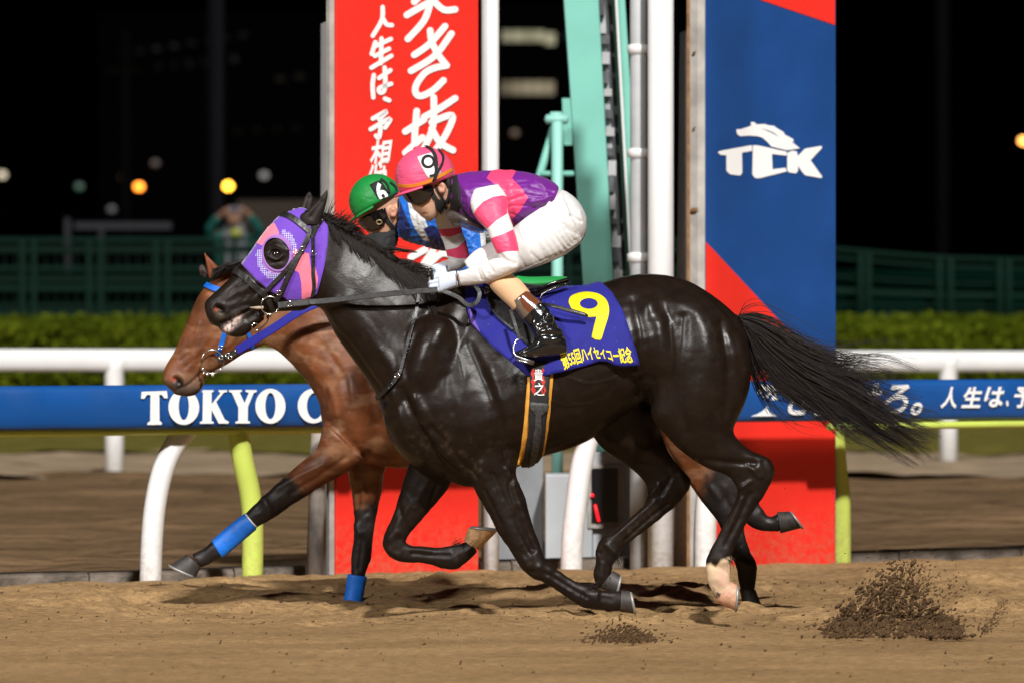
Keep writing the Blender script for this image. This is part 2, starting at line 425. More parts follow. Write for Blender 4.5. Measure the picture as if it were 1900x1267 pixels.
M['blue_wrap'] = mat('blue_wrap', (.005, .17, .75), .5, bump=[(60, .002, (1, 1, 2.2)), (300, .0004)], noise=(30, .12, 4))
M['blue_strap'] = mat('blue_strap', (.004, .13, .60), .5)
M['navy_rein'] = mat('navy_rein', (.006, .008, .27), .5, bump=(200, .0006))
M['bay_eye'] = mat('bay_eye', (.006, .004, .003), .05, spec=.8, coat=1)

spatter(M['white_lycra'], 70, .70, (.35, .25, .16)); spatter(M['blue_wrap'], 60, .66, (.20, .16, .12), .5); spatter(M['cloth_blue'], 90, .72, (.20, .16, .25), .6)

# ------------------------------------------------------------------ ground
RY = lambda x: 31.3 + x * .62       # the line of the near running rail: distance as a function of X
def railY(px):                       # distance of the near rail at a pixel column
    Y = 31.0
    for _ in range(12): Y = RY((px - 950) / F * Y)
    return Y
def ground_mat():
    m = mat('sand', (.40, .262, .145), .95, spec=.15)
    n, l, b = nodes(m); tc = n.new('ShaderNodeTexCoord')
    mp = n.new('ShaderNodeMapping'); mp.inputs['Scale'].default_value = (.42, .8, 1); l.new(tc.outputs['Object'], mp.inputs[0])
    t1 = n.new('ShaderNodeTexNoise'); t1.inputs['Scale'].default_value = 2.2; t1.inputs['Detail'].default_value = 6; l.new(mp.outputs[0], t1.inputs[0])
    t2 = n.new('ShaderNodeTexNoise'); t2.inputs['Scale'].default_value = 38; t2.inputs['Detail'].default_value = 8; t2.inputs['Roughness'].default_value = .8; l.new(mp.outputs[0], t2.inputs[0])
    cr = n.new('ShaderNodeValToRGB'); cr.color_ramp.elements[0].position = .34; cr.color_ramp.elements[1].position = .66
    cr.color_ramp.elements[0].color = (.43, .262, .120, 1); cr.color_ramp.elements[1].color = (.60, .375, .175, 1); l.new(t1.outputs[0], cr.inputs[0])
    mr = n.new('ShaderNodeMapRange'); mr.inputs[1].default_value = .36; mr.inputs[2].default_value = .64; mr.inputs[3].default_value = .52; mr.inputs[4].default_value = 1.22; l.new(t2.outputs[0], mr.inputs[0])
    sc = n.new('ShaderNodeVectorMath'); sc.operation = 'SCALE'; l.new(cr.outputs[0], sc.inputs[0]); l.new(mr.outputs[0], sc.inputs['Scale']); l.new(sc.outputs[0], b.inputs['Base Color'])
    b1 = n.new('ShaderNodeBump'); b1.inputs['Distance'].default_value = .022; l.new(t2.outputs[0], b1.inputs['Height'])
    t3 = n.new('ShaderNodeTexNoise'); t3.inputs['Scale'].default_value = 110; t3.inputs['Detail'].default_value = 5; l.new(tc.outputs['Object'], t3.inputs[0])
    b2 = n.new('ShaderNodeBump'); b2.inputs['Distance'].default_value = .010; l.new(t3.outputs[0], b2.inputs['Height']); l.new(b1.outputs[0], b2.inputs['Normal']); l.new(b2.outputs[0], b.inputs['Normal'])
    return m
M['sand'] = ground_mat()
PRINTS = [(rng.uniform(-3.4, 3.4), 26.2 + 4.6 * rng.random() ** 1.1, rng.uniform(.05, .085), rng.uniform(.012, .04)) for _ in range(170)]
def sand_z(X, Y):
    lump = np.clip((Y - 25.6) / 1.4, 0, 1)
    z = fbm(X * .9 + 3, Y * 1.5, 3, 4) * (.008 + .075 * lump) + fbm(X * 3.4, Y * 5, 9, 3) * (.004 + .036 * lump) + fbm(X * 14, Y * 14, 19, 2) * .006
    z += np.exp(-((Y - 27.35 - .15 * np.sin(X * 1.3)) / .22) ** 2) * .03 * np.clip(.5 + fbm(X * 1.5, Y * 0, 5, 2), 0, 1)
    for hx, hy, hr, hd in PRINTS:
        m_ = (np.abs(X - hx) < .5) & (np.abs(Y - hy) < .5)
        if m_.any():
            q = np.hypot((X[m_] - hx) / 1.35, Y[m_] - hy) / hr; z[m_] += -hd * np.exp(-q ** 2) + hd * .75 * np.exp(-((q - 1.45) / .38) ** 2)
    edge = np.clip((Y - (31.3 + .62 * X) - .02) / .5, 0, 1); z = z * (1 - .55 * np.clip((Y - (30.2 + .62 * X)) / 1.0, 0, 1)) * (1 - .8 * edge) - .10 * edge * edge * (3 - 2 * edge)
    return z
def grid(xs, ys, zf):
    X, Y = np.meshgrid(xs, ys); Z = zf(X, Y); nx, ny = len(xs), len(ys)
    vs = np.stack([X.ravel(), Y.ravel(), Z.ravel()], 1)
    i = np.arange(nx - 1)[None, :] + nx * np.arange(ny - 1)[:, None]; i = i.ravel()
    fs = np.stack([i, i + 1, i + nx + 1, i + nx], 1)
    return vs, fs
def bigmesh(name, vs, fs, mt, smooth=True, **k):
    m = bpy.data.meshes.new(name); m.vertices.add(len(vs)); m.vertices.foreach_set('co', vs.ravel())
    m.loops.add(fs.size); m.loops.foreach_set('vertex_index', fs.ravel()); m.polygons.add(len(fs))
    m.polygons.foreach_set('loop_start', np.arange(0, fs.size, 4)); m.polygons.foreach_set('loop_total', np.full(len(fs), 4)); m.update(calc_edges=True); m.validate()
    return from_mesh(name, m, mt, None, smooth, **k)
xs = np.concatenate([np.linspace(-40, -4.2, 30)[:-1], np.arange(-4.2, 4.2, .028), np.linspace(4.2, 40, 30)])
ys = np.concatenate([np.linspace(4, 20, 30)[:-1], np.arange(20, 35.6, .03)])
vs, fs = grid(xs, ys, sand_z)
bigmesh('race_track', vs, fs, M['sand'], kind='structure', label='raked brown sand of the race track, churned under the horses')
M['dirt'] = mat('dirt', (.150, .093, .050), .95, spec=.05, noise=(.7, .30, 9, (.6, 2.2, 1)), bump=[(2.2, .22, (.6, 1.6, 1)), (9, .05, (1, 2, 1))])  # stretched noise puts dark shadow bands into the colour
M['far_grass'] = mat('far_grass', (.115, .10, .024), .95, spec=0, noise=(3, .35, 6, (1, 3, 1)), bump=(8, .06))
M['sandy_verge'] = mat('sandy_verge', (.25, .18, .11), .95, noise=(1.2, .3, 6, (1, 3, 1)), bump=(3, .08))
ys2 = np.concatenate([np.arange(35.6, 48.5, .12)]); xs2 = np.concatenate([np.linspace(-60, -8, 20)[:-1], np.arange(-8, 8, .08), np.linspace(8, 60, 20)])
dz = lambda X, Y: -.05 + fbm(X * .5, Y * 1.2, 21, 4) * .05
dyy = np.arange(30.0, 50.01, .12)
vs, fs = grid(xs2, dyy, lambda X, Y: -.075 + fbm(X * .6, Y * 1.1, 21, 4) * .10 + .1 * np.clip((Y - 46) / 4, 0, 1) - 1.0 * np.clip((31.3 + .62 * X + .75 - Y) / .1, 0, 1))
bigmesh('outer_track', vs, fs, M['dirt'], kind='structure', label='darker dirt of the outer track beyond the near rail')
vs, fs = grid(xs2, np.arange(49.6, 58.01, .2), lambda X, Y: .03 + fbm(X * .8, Y * .9, 31, 4) * .10)
bigmesh('sandy_verge', vs, fs, M['sandy_verge'], kind='structure', label='pale crumbly verge below the grass strip')
vs, fs = grid(xs2, np.arange(56.5, 84.01, .3), lambda X, Y: .05 + fbm(X * .7, Y * .5, 41, 4) * .10 + .06 * np.clip((Y - 57) / 3, 0, 1))
bigmesh('grass_strip', vs, fs, M['far_grass'], kind='structure', label='dull green grass strip in front of the hedge')
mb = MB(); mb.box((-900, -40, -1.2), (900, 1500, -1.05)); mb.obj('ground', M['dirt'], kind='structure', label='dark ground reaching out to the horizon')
# embankment behind the hedge
mb = MB(); mb.add([(-120, 84, -1), (120, 84, -1), (120, 84, .9), (-120, 84, .9), (-120, 87, 1.25), (120, 87, 1.25), (-120, 240, 1.25), (120, 240, 1.25)],
                  [(0, 1, 2, 3), (3, 2, 5, 4), (4, 5, 7, 6)])
M['dark_soil'] = mat('dark_soil', (.008, .009, .008), .95)
mb.obj('embankment', M['dark_soil'], kind='structure', label='dark raised bank that carries the green fence')

# concrete kerb behind the near rail: separate blocks with joints
M['concrete'] = mat('concrete', (.20, .165, .135), .95, spec=.1, noise=(6, .55, 8), bump=[(12, .03), (60, .008)])
kerb = empty('kerb', (0, RY(0) + 1.0, -.1), 'low rough concrete kerb along the foot of the rail', 'kerb')
dirx = Vector((1, .62, 0)).normalized(); dn = Vector((-.62, 1, 0)).normalized()
for i in range(-9, 10):
    a = Vector((0, RY(0) + 1.0, -.12)) + dirx * (i * .9); h = random.uniform(-.006, .006)
    vs = []
    for s in (.006, .894):
        for q, z in ((0, 0), (0, .125), (.015, .145), (.20, .145), (.20, 0)): vs.append(a + dirx * s + dn * q + Vector((0, 0, z + h)))
    mesh_obj('kerb_block', vs, [(0, 1, 2, 3, 4)[::-1], (5, 6, 7, 8, 9)] + [(k, (k + 1) % 5, 5 + (k + 1) % 5, 5 + k) for k in range(5)], M['concrete'], kerb, False)

# ------------------------------------------------------------------ near rail: posts, pipe, blue pad with lettering
rail = empty('running_rail', (0, RY(0), 0), 'near running rail with blue sponsor pad on curved white and yellow posts', 'rail')
def railpt(px, z, back=0.0):
    Y = railY(px); p = Vector(((px - 950) / F * Y, Y, z)); return p + dn * back
BACK = .40
def bY(px, off=0.0):                 # distance of the boards' front plane at a pixel column
    Y = 31.6
    for _ in range(12): Y = RY((px - 950) / F * Y) + (BACK - off) * 1.1767
    return Y
def post(line, r, mt, Yb, name='post', parent=rail, **k):
    L = catmull(line, 5); d0 = Yb - railY(line[-1][0]); pts = [P(x, y, railY(x) + d0) for x, y in L]; v, f = tube(pts, r, 18)
    return mesh_obj(name, v, f, mt, parent, True, **k)
post([(372, 770), (345, 800), (322, 828), (303, 870), (289, 930), (282, 1000), (279, 1090)], .058, M['white_paint'], railY(285) + .16, 'post', label='white curved post at the left of the photograph')
post([(440, 775), (443, 810), (452, 860), (464, 915), (469, 970), (468, 1085)], .057, M['yellow_paint'], railY(465) + .16, 'post', label='yellow-green curved post')
post([(1112, 770), (1092, 812), (1078, 870), (1069, 937), (1062, 1000), (1060, 1068)], .060, M['white_paint'], railY(1065) + .16, 'post')
post([(1330, 800), (1322, 850), (1312, 930), (1309, 1000), (1309, 1064)], .061, M['white_paint'], railY(1310) + .16, 'post')
post([(1542, 760), (1545, 800), (1551, 870), (1557, 930), (1558, 1056)], .066, M['yellow_paint'], bY(1558) + .14, 'post', label='yellow-green post beside the foot of the red and blue board')
post([(1560, 790), (1700, 790), (1930, 789)][:0] or [(0, 0), (1, 1)], .001, M['yellow_paint'], 31, 'post') if False else None
pts = [railpt(x, .80, .10) for x in (-500, 200, 620)]; v, f = tube(pts, .022, 12); mesh_obj('pipe', v, f, M['yellow_paint'], rail, label='thin yellow-green pipe under the pad')
pts = [railpt(x, .783, .02) for x in (1540, 1700, 2300)]; v, f = tube(pts, .022, 12); mesh_obj('pipe', v, f, M['yellow_paint'], rail, label='thin yellow-green pipe under the pad')
# pad: rounded box section swept along the rail
sec = [(0, .815), (-.012, .83), (-.02, .85), (-.028, .93), (-.02, 1.01), (-.008, 1.035), (.015, 1.047), (.03, 1.045), (.042, 1.03), (.046, .95), (.042, .83), (.03, .814)]
def pad_piece(pa, pb, mt):
    vs = []; n = len(sec); cols = np.linspace(pa, pb, 24)
    for j, x in enumerate(cols):
        for q, z in sec:
            w = .003 * math.sin(x * .021 + z * 9) + .002 * math.sin(x * .07); vs.append(railpt(x, z, q + w))
    fs = [(i * n + k, i * n + (k + 1) % n, (i + 1) * n + (k + 1) % n, (i + 1) * n + k) for i in range(len(cols) - 1) for k in range(n)]
    fs.append(tuple(range(n))[::-1]); fs.append(tuple((len(cols) - 1) * n + k for k in range(n)))
    return mesh_obj('pad', vs, fs, mt, rail, True)
pad1 = pad_piece(-420, 960, M['pad_blue']); pad2 = pad_piece(963, 2300, M['pad_blue'])
def on_pad(name, V, fs, parent, off=.034):
    "V in photograph pixels"
    vs = []
    for i, (x, y) in enumerate(V):
        p = railpt(x, 0, -off); p.z = CAMZ + (590 - y) / F * p.y; vs.append(p)
    return mesh_obj(name, vs, fs, M['letter_white'], parent, False)
# serif lettering TOKYO CITY, drawn as outlines
def zz(pts): return scaled(pts, .2, 230, 700)
def ell(cx, cy, rx, ry, n=36, a0=0, a1=2 * math.pi): return [(cx + rx * math.cos(a0 + (a1 - a0) * i / n), cy + ry * math.sin(a0 + (a1 - a0) * i / n)) for i in range(n + (a1 - a0 < 6.2))]
def letters_poly(name, items, parent, put):
    V = []; fs = []
    for poly, holes in items:
        v, f = tri2d(poly, holes, 1e4 if False else 9); n = len(V); V += [tuple(q) for q in v]; fs += [tuple(i + n for i in t[::-1]) for t in f]
    return put(name, V, fs, parent)
T = [(130, 195), (135, 130), (370, 122), (378, 190), (345, 190), (325, 160), (300, 155), (302, 400), (325, 418), (320, 436), (190, 438), (190, 420), (215, 402), (218, 158), (185, 160), (160, 195)]
K = [(700, 115), (805, 115), (800, 132), (785, 138), (785, 245), (868, 140), (850, 130), (850, 115), (930, 115), (925, 132), (895, 140), (828, 225), (905, 385), (945, 410), (940, 425), (850, 425), (785, 300), (783, 400), (805, 412), (803, 426), (675, 426), (675, 412), (700, 400), (705, 140), (695, 132)]
Yl = [(945, 115), (1065, 113), (1065, 130), (1045, 138), (1090, 235), (1130, 140), (1100, 130), (1100, 113), (1205, 115), (1200, 132), (1175, 142), (1122, 270), (1120, 398), (1142, 410), (1140, 424), (1005, 424), (1005, 410), (1032, 398), (1032, 275), (972, 140), (948, 132)]
O1 = (ell(527, 275, 143, 162), [ell(527, 268, 47, 125)]); O2 = (ell(1330, 264, 140, 162), [ell(1330, 262, 47, 122)])
Cc = ell(1728, 262, 145, 160, 30, R(42), R(318)) + ell(1742, 262, 74, 122, 30, R(318), R(42))[0:]
I_ = [(1905, 108), (2015, 108), (2015, 124), (1998, 132), (1998, 396), (2015, 406), (2015, 420), (1905, 420), (1905, 406), (1922, 396), (1922, 132), (1905, 124)]
T2 = [(x + 1915, y - 6) for x, y in T]; Y2 = [(x + 1405, y - 6) for x, y in Yl]
letters_poly('lettering', [(zz(T), []), (zz(O1[0]), [zz(h) for h in O1[1]]), (zz(K), []), (zz(Yl), []), (zz(O2[0]), [zz(h) for h in O2[1]]), (zz(Cc), []), (zz(I_), []), (zz(T2), []), (zz(Y2), [])], pad1, on_pad)
def put_text(name, body, quad, parent, put, offset=.02, shear=0, flip=True):
    "quad: TL, TR, BR, BL in pixels"
    V, fs = text2d(body, offset, shear)
    if len(V) == 0: return None
    q = np.array(quad, float); u = V[:, :1]; v = V[:, 1:]
    X = (q[0] * (1 - u) + q[1] * u) * (1 - v) + (q[3] * (1 - u) + q[2] * u) * v
    return put(name, [tuple(p) for p in X], fs, parent)
put_text('lettering', '突き抜けろ。', [(1392, 706), (1708, 706), (1704, 771), (1384, 772)], pad2, on_pad, .022, .25)
for ch, x0, x1, y0, y1 in (('人', 1738, 1772, 717, 757), ('生', 1777, 1817, 717, 756), ('は', 1818, 1858, 717, 755), ('、', 1857, 1868, 742, 754), ('予', 1873, 1912, 717, 756), ('想', 1914, 1954, 717, 756)):
    put_text('lettering', ch, [(x0 + 4, y0), (x1, y0), (x1 - 4, y1), (x0, y1)], pad2, on_pad, .03, .12)

# ------------------------------------------------------------------ boards by the winning post
def slabx(x0, x1, q0, q1, z0, z1):
    "upright box parallel to the rail: pixel columns, depth behind the front plane, heights"
    vs = []
    for x in (x0, x1):
        for q in (q0, q1):
            Y = bY(x); p = Vector(((x - 950) / F * Y, Y, 0)) + dn * q
            for z in (z0, z1): vs.append((p.x, p.y, z))
    mb = MB(); mb.add(vs, [(0, 1, 3, 2), (4, 6, 7, 5), (0, 4, 5, 1), (2, 3, 7, 6), (0, 2, 6, 4), (1, 5, 7, 3)]); return mb
def Pb(px, py, off): return P(px, py, bY(px, off))
Yr = bY(755)
redb = empty('advertising_board', (P(755, 590, Yr).x, Yr, 0), 'tall red board with white Japanese brush writing', 'board')
slabx(623, 888, 0, .035, -.12, 3.6).obj('panel', M['red_vinyl'], redb, bevel=.004)
slabx(613, 622, .01, .045, -.1, 3.6).obj('frame', M['rusty_paint'], redb)
for zz_ in (2.9, 2.1, 1.38): slabx(888.5, 892, .03, .07, zz_, zz_ + .14).obj('bracket', M['rusty_paint'], redb)
def strokes_mesh(name, strokes, w, Y, parent, mt=M['letter_white']):
    "brush strokes: flat round-ended ribbons, each 0.3 mm above the last"
    V = []; fs = []; dep = .003
    for st in strokes:
        ww = w
        if isinstance(st, tuple): st, ww = st
        L = catmull(st, 6); n0 = len(V); N = len(L); dep += .0003
        for i, p in enumerate(L):
            t = L[min(i + 1, N - 1)] - L[max(i - 1, 0)]; t = t / max(np.hypot(*t), 1e-6); nn = np.array([-t[1], t[0]])
            V.append(Pb(*(p + nn * ww), dep)); V.append(Pb(*(p - nn * ww), dep))
        for i in range(N - 1): fs.append((n0 + 2 * i, n0 + 2 * i + 1, n0 + 2 * i + 3, n0 + 2 * i + 2))
        for e in (0, N - 1):
            c = len(V); p = L[e]
            for k in range(12): V.append(Pb(p[0] + ww * math.cos(k * math.pi / 6), p[1] + ww * math.sin(k * math.pi / 6), dep + .0001))
            fs.append(tuple(range(c, c + 12)))
    return mesh_obj(name, V, fs, mt, parent, False)
A1 = lambda pts: scaled(pts, .1972, 670, 0)
A2 = lambda pts: scaled(pts, .3157, 580, 0)
A3 = lambda pts: scaled(pts, .1894, 640, 260)
big = [A1([(440, -60), (650, -110), (860, -120)]), A1([(500, 20), (560, -40)]), A1([(430, 145), (560, 70), (690, 0)]), A1([(650, 40), (590, 200), (440, 370)]), A1([(690, 20), (780, 95), (885, 92)]),
       A1([(650, 290), (665, 390), (720, 510), (805, 620)]), A1([(500, 520), (640, 420), (790, 250)]), A1([(470, 670), (690, 530), (850, 320)]),
       A1([(805, 620), (700, 640), (600, 690), (520, 800), (515, 880), (570, 905), (680, 850), (775, 760)]),
       A2([(612, 655), (602, 770), (596, 880), (570, 905)]), A2([(545, 775), (655, 705)]), A2([(545, 900), (645, 810)]),
       A2([(655, 690), (745, 640), (838, 580)]), A2([(712, 575), (712, 700), (690, 800), (610, 960)]), A2([(700, 720), (820, 680), (790, 780), (720, 890)]), A2([(700, 760), (750, 840), (825, 885)]),
       [(770, 350), (768, 400), (776, 440)], [(790, 365), (835, 350)], [(812, 340), (815, 400), (800, 440)],
       A3([(645, 1150), (785, 1075)]), A3([(865, 1085), (790, 1190), (700, 1330)]), A3([(740, 1310), (860, 1180), (960, 1110), (1060, 1150), (1060, 1260), (940, 1380)])]
strokes_mesh('lettering', big, 6.3, Yr, redb)
small = [A1([(203, 70), (195, 190), (110, 340)]), A1([(208, 180), (240, 232), (290, 240)]),
         A1([(135, 400), (100, 510)]), A1([(192, 365), (190, 480), (185, 600)]), A1([(130, 440), (280, 370)]), A1([(130, 530), (262, 462)]), A1([(98, 640), (285, 528)]),
         A1([(120, 710), (108, 800), (115, 920)]), A1([(170, 738), (275, 665)]), A1([(222, 640), (228, 760), (215, 860), (175, 872), (175, 830), (282, 792)]), A1([(225, 932), (265, 948)]),
         A1([(110, 1120), (240, 1050), (170, 1125)]), A1([(90, 1220), (270, 1120), (225, 1205)]), A1([(182, 1130), (180, 1240), (165, 1300), (140, 1280)])]
strokes_mesh('lettering', small, 4.2, Yr, redb)
def on_board(Y):
    def put(name, V, fs, parent): return mesh_obj(name, [Pb(x, y, .005) for x, y in V], fs, M['letter_white'], parent, False)
    return put
put_text('lettering', '想', [(690, 262), (731, 256), (722, 320), (683, 330)], redb, on_board(Yr), .02)
put_text('lettering', 'は勝て', [(685, 335), (725, 331), (725, 350), (685, 354)], redb, on_board(Yr), .02) if False else None
strokes_mesh('lettering', [[(714, 318), (714, 345)], [(696, 336), (698, 360)], [(724, 336), (716, 372)]], 3.6, Yr, redb)

Yb = bY(1430)
blueb = empty('club_board', (P(1430, 590, Yb).x, Yb, 0), 'tall blue and red board with the white horse head emblem', 'board')
slabx(1309, 1551, 0, .035, -.12, 3.6).obj('panel', M['blue_vinyl'], blueb, bevel=.004)
def flat(name, poly, Y, parent, mt, off=.004, holes=()):
    v, f = tri2d(poly, holes, 60); vs = [Pb(x, y, off) for x, y in v]; return mesh_obj(name, vs, [t[::-1] for t in f], mt, parent, False)
flat('red_field', [(1309.5, 449), (1566, 722), (1566 - 16.5, 1055), (1309.5, 1055)][:1] + [(1549.5, 706), (1549.5, 1062), (1309.5, 1062)], Yb, blueb, M['red_vinyl'])
flat('red_field', [(1404, -2), (1404 - 160, -60), (1549.5, -60), (1549.5, 48)][:1] + [(1309.5, -34), (1309.5, -110), (1549.5, -110), (1549.5, 47)], Yb, blueb, M['red_vinyl'])
B1 = lambda pts: scaled(pts, .1158, 1320, 210)
emb = [B1([(400, 265), (470, 262), (600, 220), (635, 205), (630, 150), (660, 145), (700, 155), (720, 185), (860, 180), (910, 200), (1010, 210), (1040, 240), (1160, 310), (1170, 345), (1300, 415), (1325, 450), (1290, 465), (1420, 570), (1210, 600), (960, 540), (900, 470), (820, 400), (740, 375), (600, 365), (460, 375), (410, 340)]),
       B1([(100, 635), (140, 610), (620, 522), (652, 524), (652, 610), (490, 640), (495, 960), (460, 1005), (300, 985), (240, 930), (240, 680), (150, 675)]),
       B1([(664, 524), (700, 518), (760, 525), (1205, 622), (1205, 686), (970, 660), (980, 905), (1190, 880), (1205, 940), (760, 1050), (700, 1045), (655, 990)]),
       B1([(1215, 640), (1300, 605), (1370, 620), (1385, 690), (1500, 575), (1760, 530), (1775, 560), (1590, 760), (1780, 1030), (1750, 1045), (1500, 1000), (1440, 930), (1390, 850), (1385, 940), (1350, 970), (1250, 955), (1215, 930)])]
for e, nm in zip(emb, ('horse_emblem', 'letter', 'letter', 'letter')):
    hole = [B1([(790, 243), (900, 275), (1000, 320), (1095, 395), (990, 335), (890, 288)])] if nm == 'horse_emblem' else []
    flat(nm, e, Yb, blueb, M['letter_white'], .006, hole)

# poles and steelwork behind the rail
def pole(name, x0, x1, Y, ztop, zbot, mt, label, lean=0, square=False, cat='pole', parts=None):
    a = P(x0, 590, Y); b = P(x1, 590, Y); r = (b.x - a.x) / 2; cx = (a.x + b.x) / 2
    if square:
        mb = MB(); mb.box((cx - r, Y - r, zbot), (cx + r, Y + r, ztop)); o = mb.obj(name, mt, None, bevel=.005, label=label, cat=cat)
        for v in o.data.vertices: v.co.x += lean * (v.co.z - 0)
    else:
        v, f = tube([(cx + lean * zbot, Y, zbot), (cx + lean * (zbot + ztop) / 2, Y, (zbot + ztop) / 2), (cx + lean * ztop, Y, ztop)], r, 24); o = mesh_obj(name, v, f, mt, None, True, label=label, cat=cat)
    return o
pole('pole', 595, 621, Yr + .1, 1.4 + 545 / (F / (Yr + .1)), -.1, M['grey_paint'], 'grey round pole left of the red board, its top in view', 0.0)
pole('support_post', 606, 624, Yr + .9, 3.6, -.1, M['grey_paint'], 'thin grey post rising behind the left edge of the red board')
pole('pole', 893, 926, bY(910) + .1, 3.7, -.1, M['white_paint'], 'white round pole just right of the red board')
pole('slanted_post', 568, 598, railY(580) + .5, .82, -.08, M['shaded_post'], 'short post greyed by painted-in shade, left of the foot of the red board', .035)
pole('pole', 1202, 1250, 32.35, 3.7, -.1, M['white_paint'], 'thick white pole in the middle of the pole cluster')
o = pole('pole', 1169, 1202, 32.55, 3.8, -.1, M['grey_paint'], 'pale banded pole with collars behind the thick white pole')
for py in (92, 285, 478):
    c = P(1185, py, 32.55); v, f = tube([c - Vector((0, 0, .02)), c, c + Vector((0, 0, .02))], .066, 20); mesh_obj('collar', v, f, M['white_paint'], o)
pole('pole', 1250, 1281, 32.5, 1.4 + 528 / (F / 32.5), -.1, M['grey_paint'], 'shorter grey pole leaning by the rusty channel', .012)
o = pole('channel_post', 1279, 1308, 32.2, 3.7, -.1, M['rusty_paint'], 'rust-streaked grey steel channel left of the blue board', 0, True, 'post')
mb = MB(); a = P(1278, 590, 32.14); mb.box((a.x - .012, 32.08, -.1), (a.x + .004, 32.14, 3.7)); mb.obj('rust_streak', M['rust'], o)
for py, s in ((390, .022), (98, .012), (238, .010)):
    c = P(1288, py, 32.14); v, f = ellipsoid(c, [Vector((s, 0, .004)), Vector((0, .004, 0)), Vector((0, 0, s * .6))], 6); mesh_obj('rust_spot', v, f, M['rust'], o)
# big teal leaning beam with its cable channel
teal = empty('teal_tower', (P(1125, 590, 34).x, 34, 0), 'large leaning teal steel tower with a cable channel on its right side', 'tower')
def slab(pts, Y, th):
    n = len(pts); vs = [P(x, y, Y) for x, y in pts]; vs += [v + Vector((0, th, 0)) for v in vs]
    return vs, [tuple(range(n))[::-1], tuple(range(n, 2 * n))] + [(i, (i + 1) % n, n + (i + 1) % n, n + i) for i in range(n)]
def lean_slab(name, xt0, xt1, xb0, xb1, Y, th, mt, parent, yb=530, ext=1040):
    k = (ext + 120) / (yb + 120); xa0 = xt0 - (xb0 - xt0) * 120 / yb; xa1 = xt1 - (xb1 - xt1) * 120 / yb
    q = [(xa0, -120), (xa1, -120), (xt1 + (xb1 - xt1) * ext / yb, ext), (xt0 + (xb0 - xt0) * ext / yb, ext)]
    v, f = slab(q, Y, th); o = mesh_obj(name, v, f, mt, parent, False); b = o.modifiers.new('b', 'BEVEL'); b.width = .006; b.segments = 2; return o
lean_slab('beam', 1046, 1111, 1083, 1139, 34.0, .22, M['teal_paint'], teal)
lean_slab('channel', 1111, 1122, 1140, 1150, 34.05, .08, M['grey_paint'], teal)
lean_slab('cable_run', 1122, 1136, 1150, 1164, 34.1, .06, M['dark_steel'], teal)
lean_slab('strip', 1136, 1144, 1163, 1172, 34.02, .12, M['dark_green'], teal)
lean_slab('edge_plate', 1144, 1160, 1172, 1193, 33.98, .16, M['teal_paint'], teal)
lean_slab('grey_edge', 1141, 1146, 1170, 1175, 33.95, .03, M['white_paint'], teal)
for i in range(16):
    y = 15 + i * 33 + random.uniform(-9, 9); t = y / 530; x = 1113 + 29 * t; c = P(x + 6, y, 34.0); h = random.uniform(.015, .05)
    mb = MB(); mb.box((c.x - .025, 34.0, c.z - h), (c.x + random.uniform(.005, .03), 34.05, c.z + h)); mb.obj('clip', M['grey_paint'] if i % 2 else M['dark_steel'], teal)
# small teal trestle beside it
tr = empty('teal_trestle', (P(1033, 590, 36).x, 36, 0), 'small pale teal pipe trestle left of the teal tower', 'trestle')
def px_tube(name, a, b, r, Y, mt, parent, n=14):
    v, f = tube([P(*a, Y), P((a[0] + b[0]) / 2, (a[1] + b[1]) / 2, Y), P(*b, Y)], r, n); return mesh_obj(name, v, f, mt, parent)
Mt2 = mat('teal_pale', (.27, .60, .52), .45); 
px_tube('upright', (1034, 228), (1034, 1000), .036, 36, Mt2, tr)
px_tube('strut', (1028, 236), (950, 500), .026, 36.1, M['teal_paint'], tr)
px_tube('crossbar', (1004, 323), (1064, 323), .018, 36.05, M['teal_paint'], tr)
px_tube('cap_bar', (1014, 222), (1052, 222), .030, 36, Mt2, tr)
px_tube('cap_pin', (1022, 214), (1042, 214), .020, 36, Mt2, tr)
v, f = slab([(1043, 183), (1060, 183), (1062, 270), (1046, 270)], 36.2, .05); mesh_obj('plate', v, f, M['teal_paint'], tr, False)
px_tube('strut', (948, 500), (918, 600), .03, 36.1, M['teal_paint'], tr)
# timing cabinet seen between the legs
cab = empty('timing_cabinet', (P(1130, 590, 33.2).x, 33.2, 0), 'pale grey cabinet with a black display and red light bars', 'cabinet')
M['cab'] = mat('cab', (.50, .52, .54), .45, noise=(4, .08, 4)); M['screen'] = mat('screen', (.01, .01, .012), .2); M['red_lit'] = mat('red_lit', (.4, 0, 0), .4, emit=((1, .01, .02), 1.6))
a = P(1012, 590, 33.2); b = P(1100, 590, 33.2); c = P(1152, 590, 33.2); d = P(1250, 590, 33.2); zt = P(0, 850, 33.2).z
mb = MB(); mb.box((a.x, 33.2, -.2), (b.x - .003, 33.6, P(0, 880, 33.2).z)); mb.obj('cabinet_body', M['cab'], cab, bevel=.006)
mb = MB(); mb.box((b.x, 33.23, -.2), (d.x, 33.6, P(0, 838, 33.2).z)); mb.obj('cabinet_body', M['cab'], cab, bevel=.006)
e0 = P(1090, 862, 33.2); e1 = P(1158, 980, 33.2); fr = P(1098, 868, 33.2); fq = P(1146, 968, 33.2)
mb = MB(); mb.box((e0.x, 33.19, e1.z), (e1.x, 33.226, e0.z)); mb.obj('bezel', M['rusty_paint'], cab, bevel=.004)
mb = MB(); mb.box((fr.x, 33.178, fq.z), (fq.x, 33.187, fr.z)); mb.obj('display', M['screen'], cab)
px_tube('light_bar', (1104, 936), (1111, 966), .008, 33.17, M['red_lit'], cab); v, f = ellipsoid(P(1099, 918, 33.17), [Vector((.010, 0, 0)), Vector((0, .006, 0)), Vector((0, 0, .010))], 8); mesh_obj('light_dot', v, f, M['red_lit'], cab)
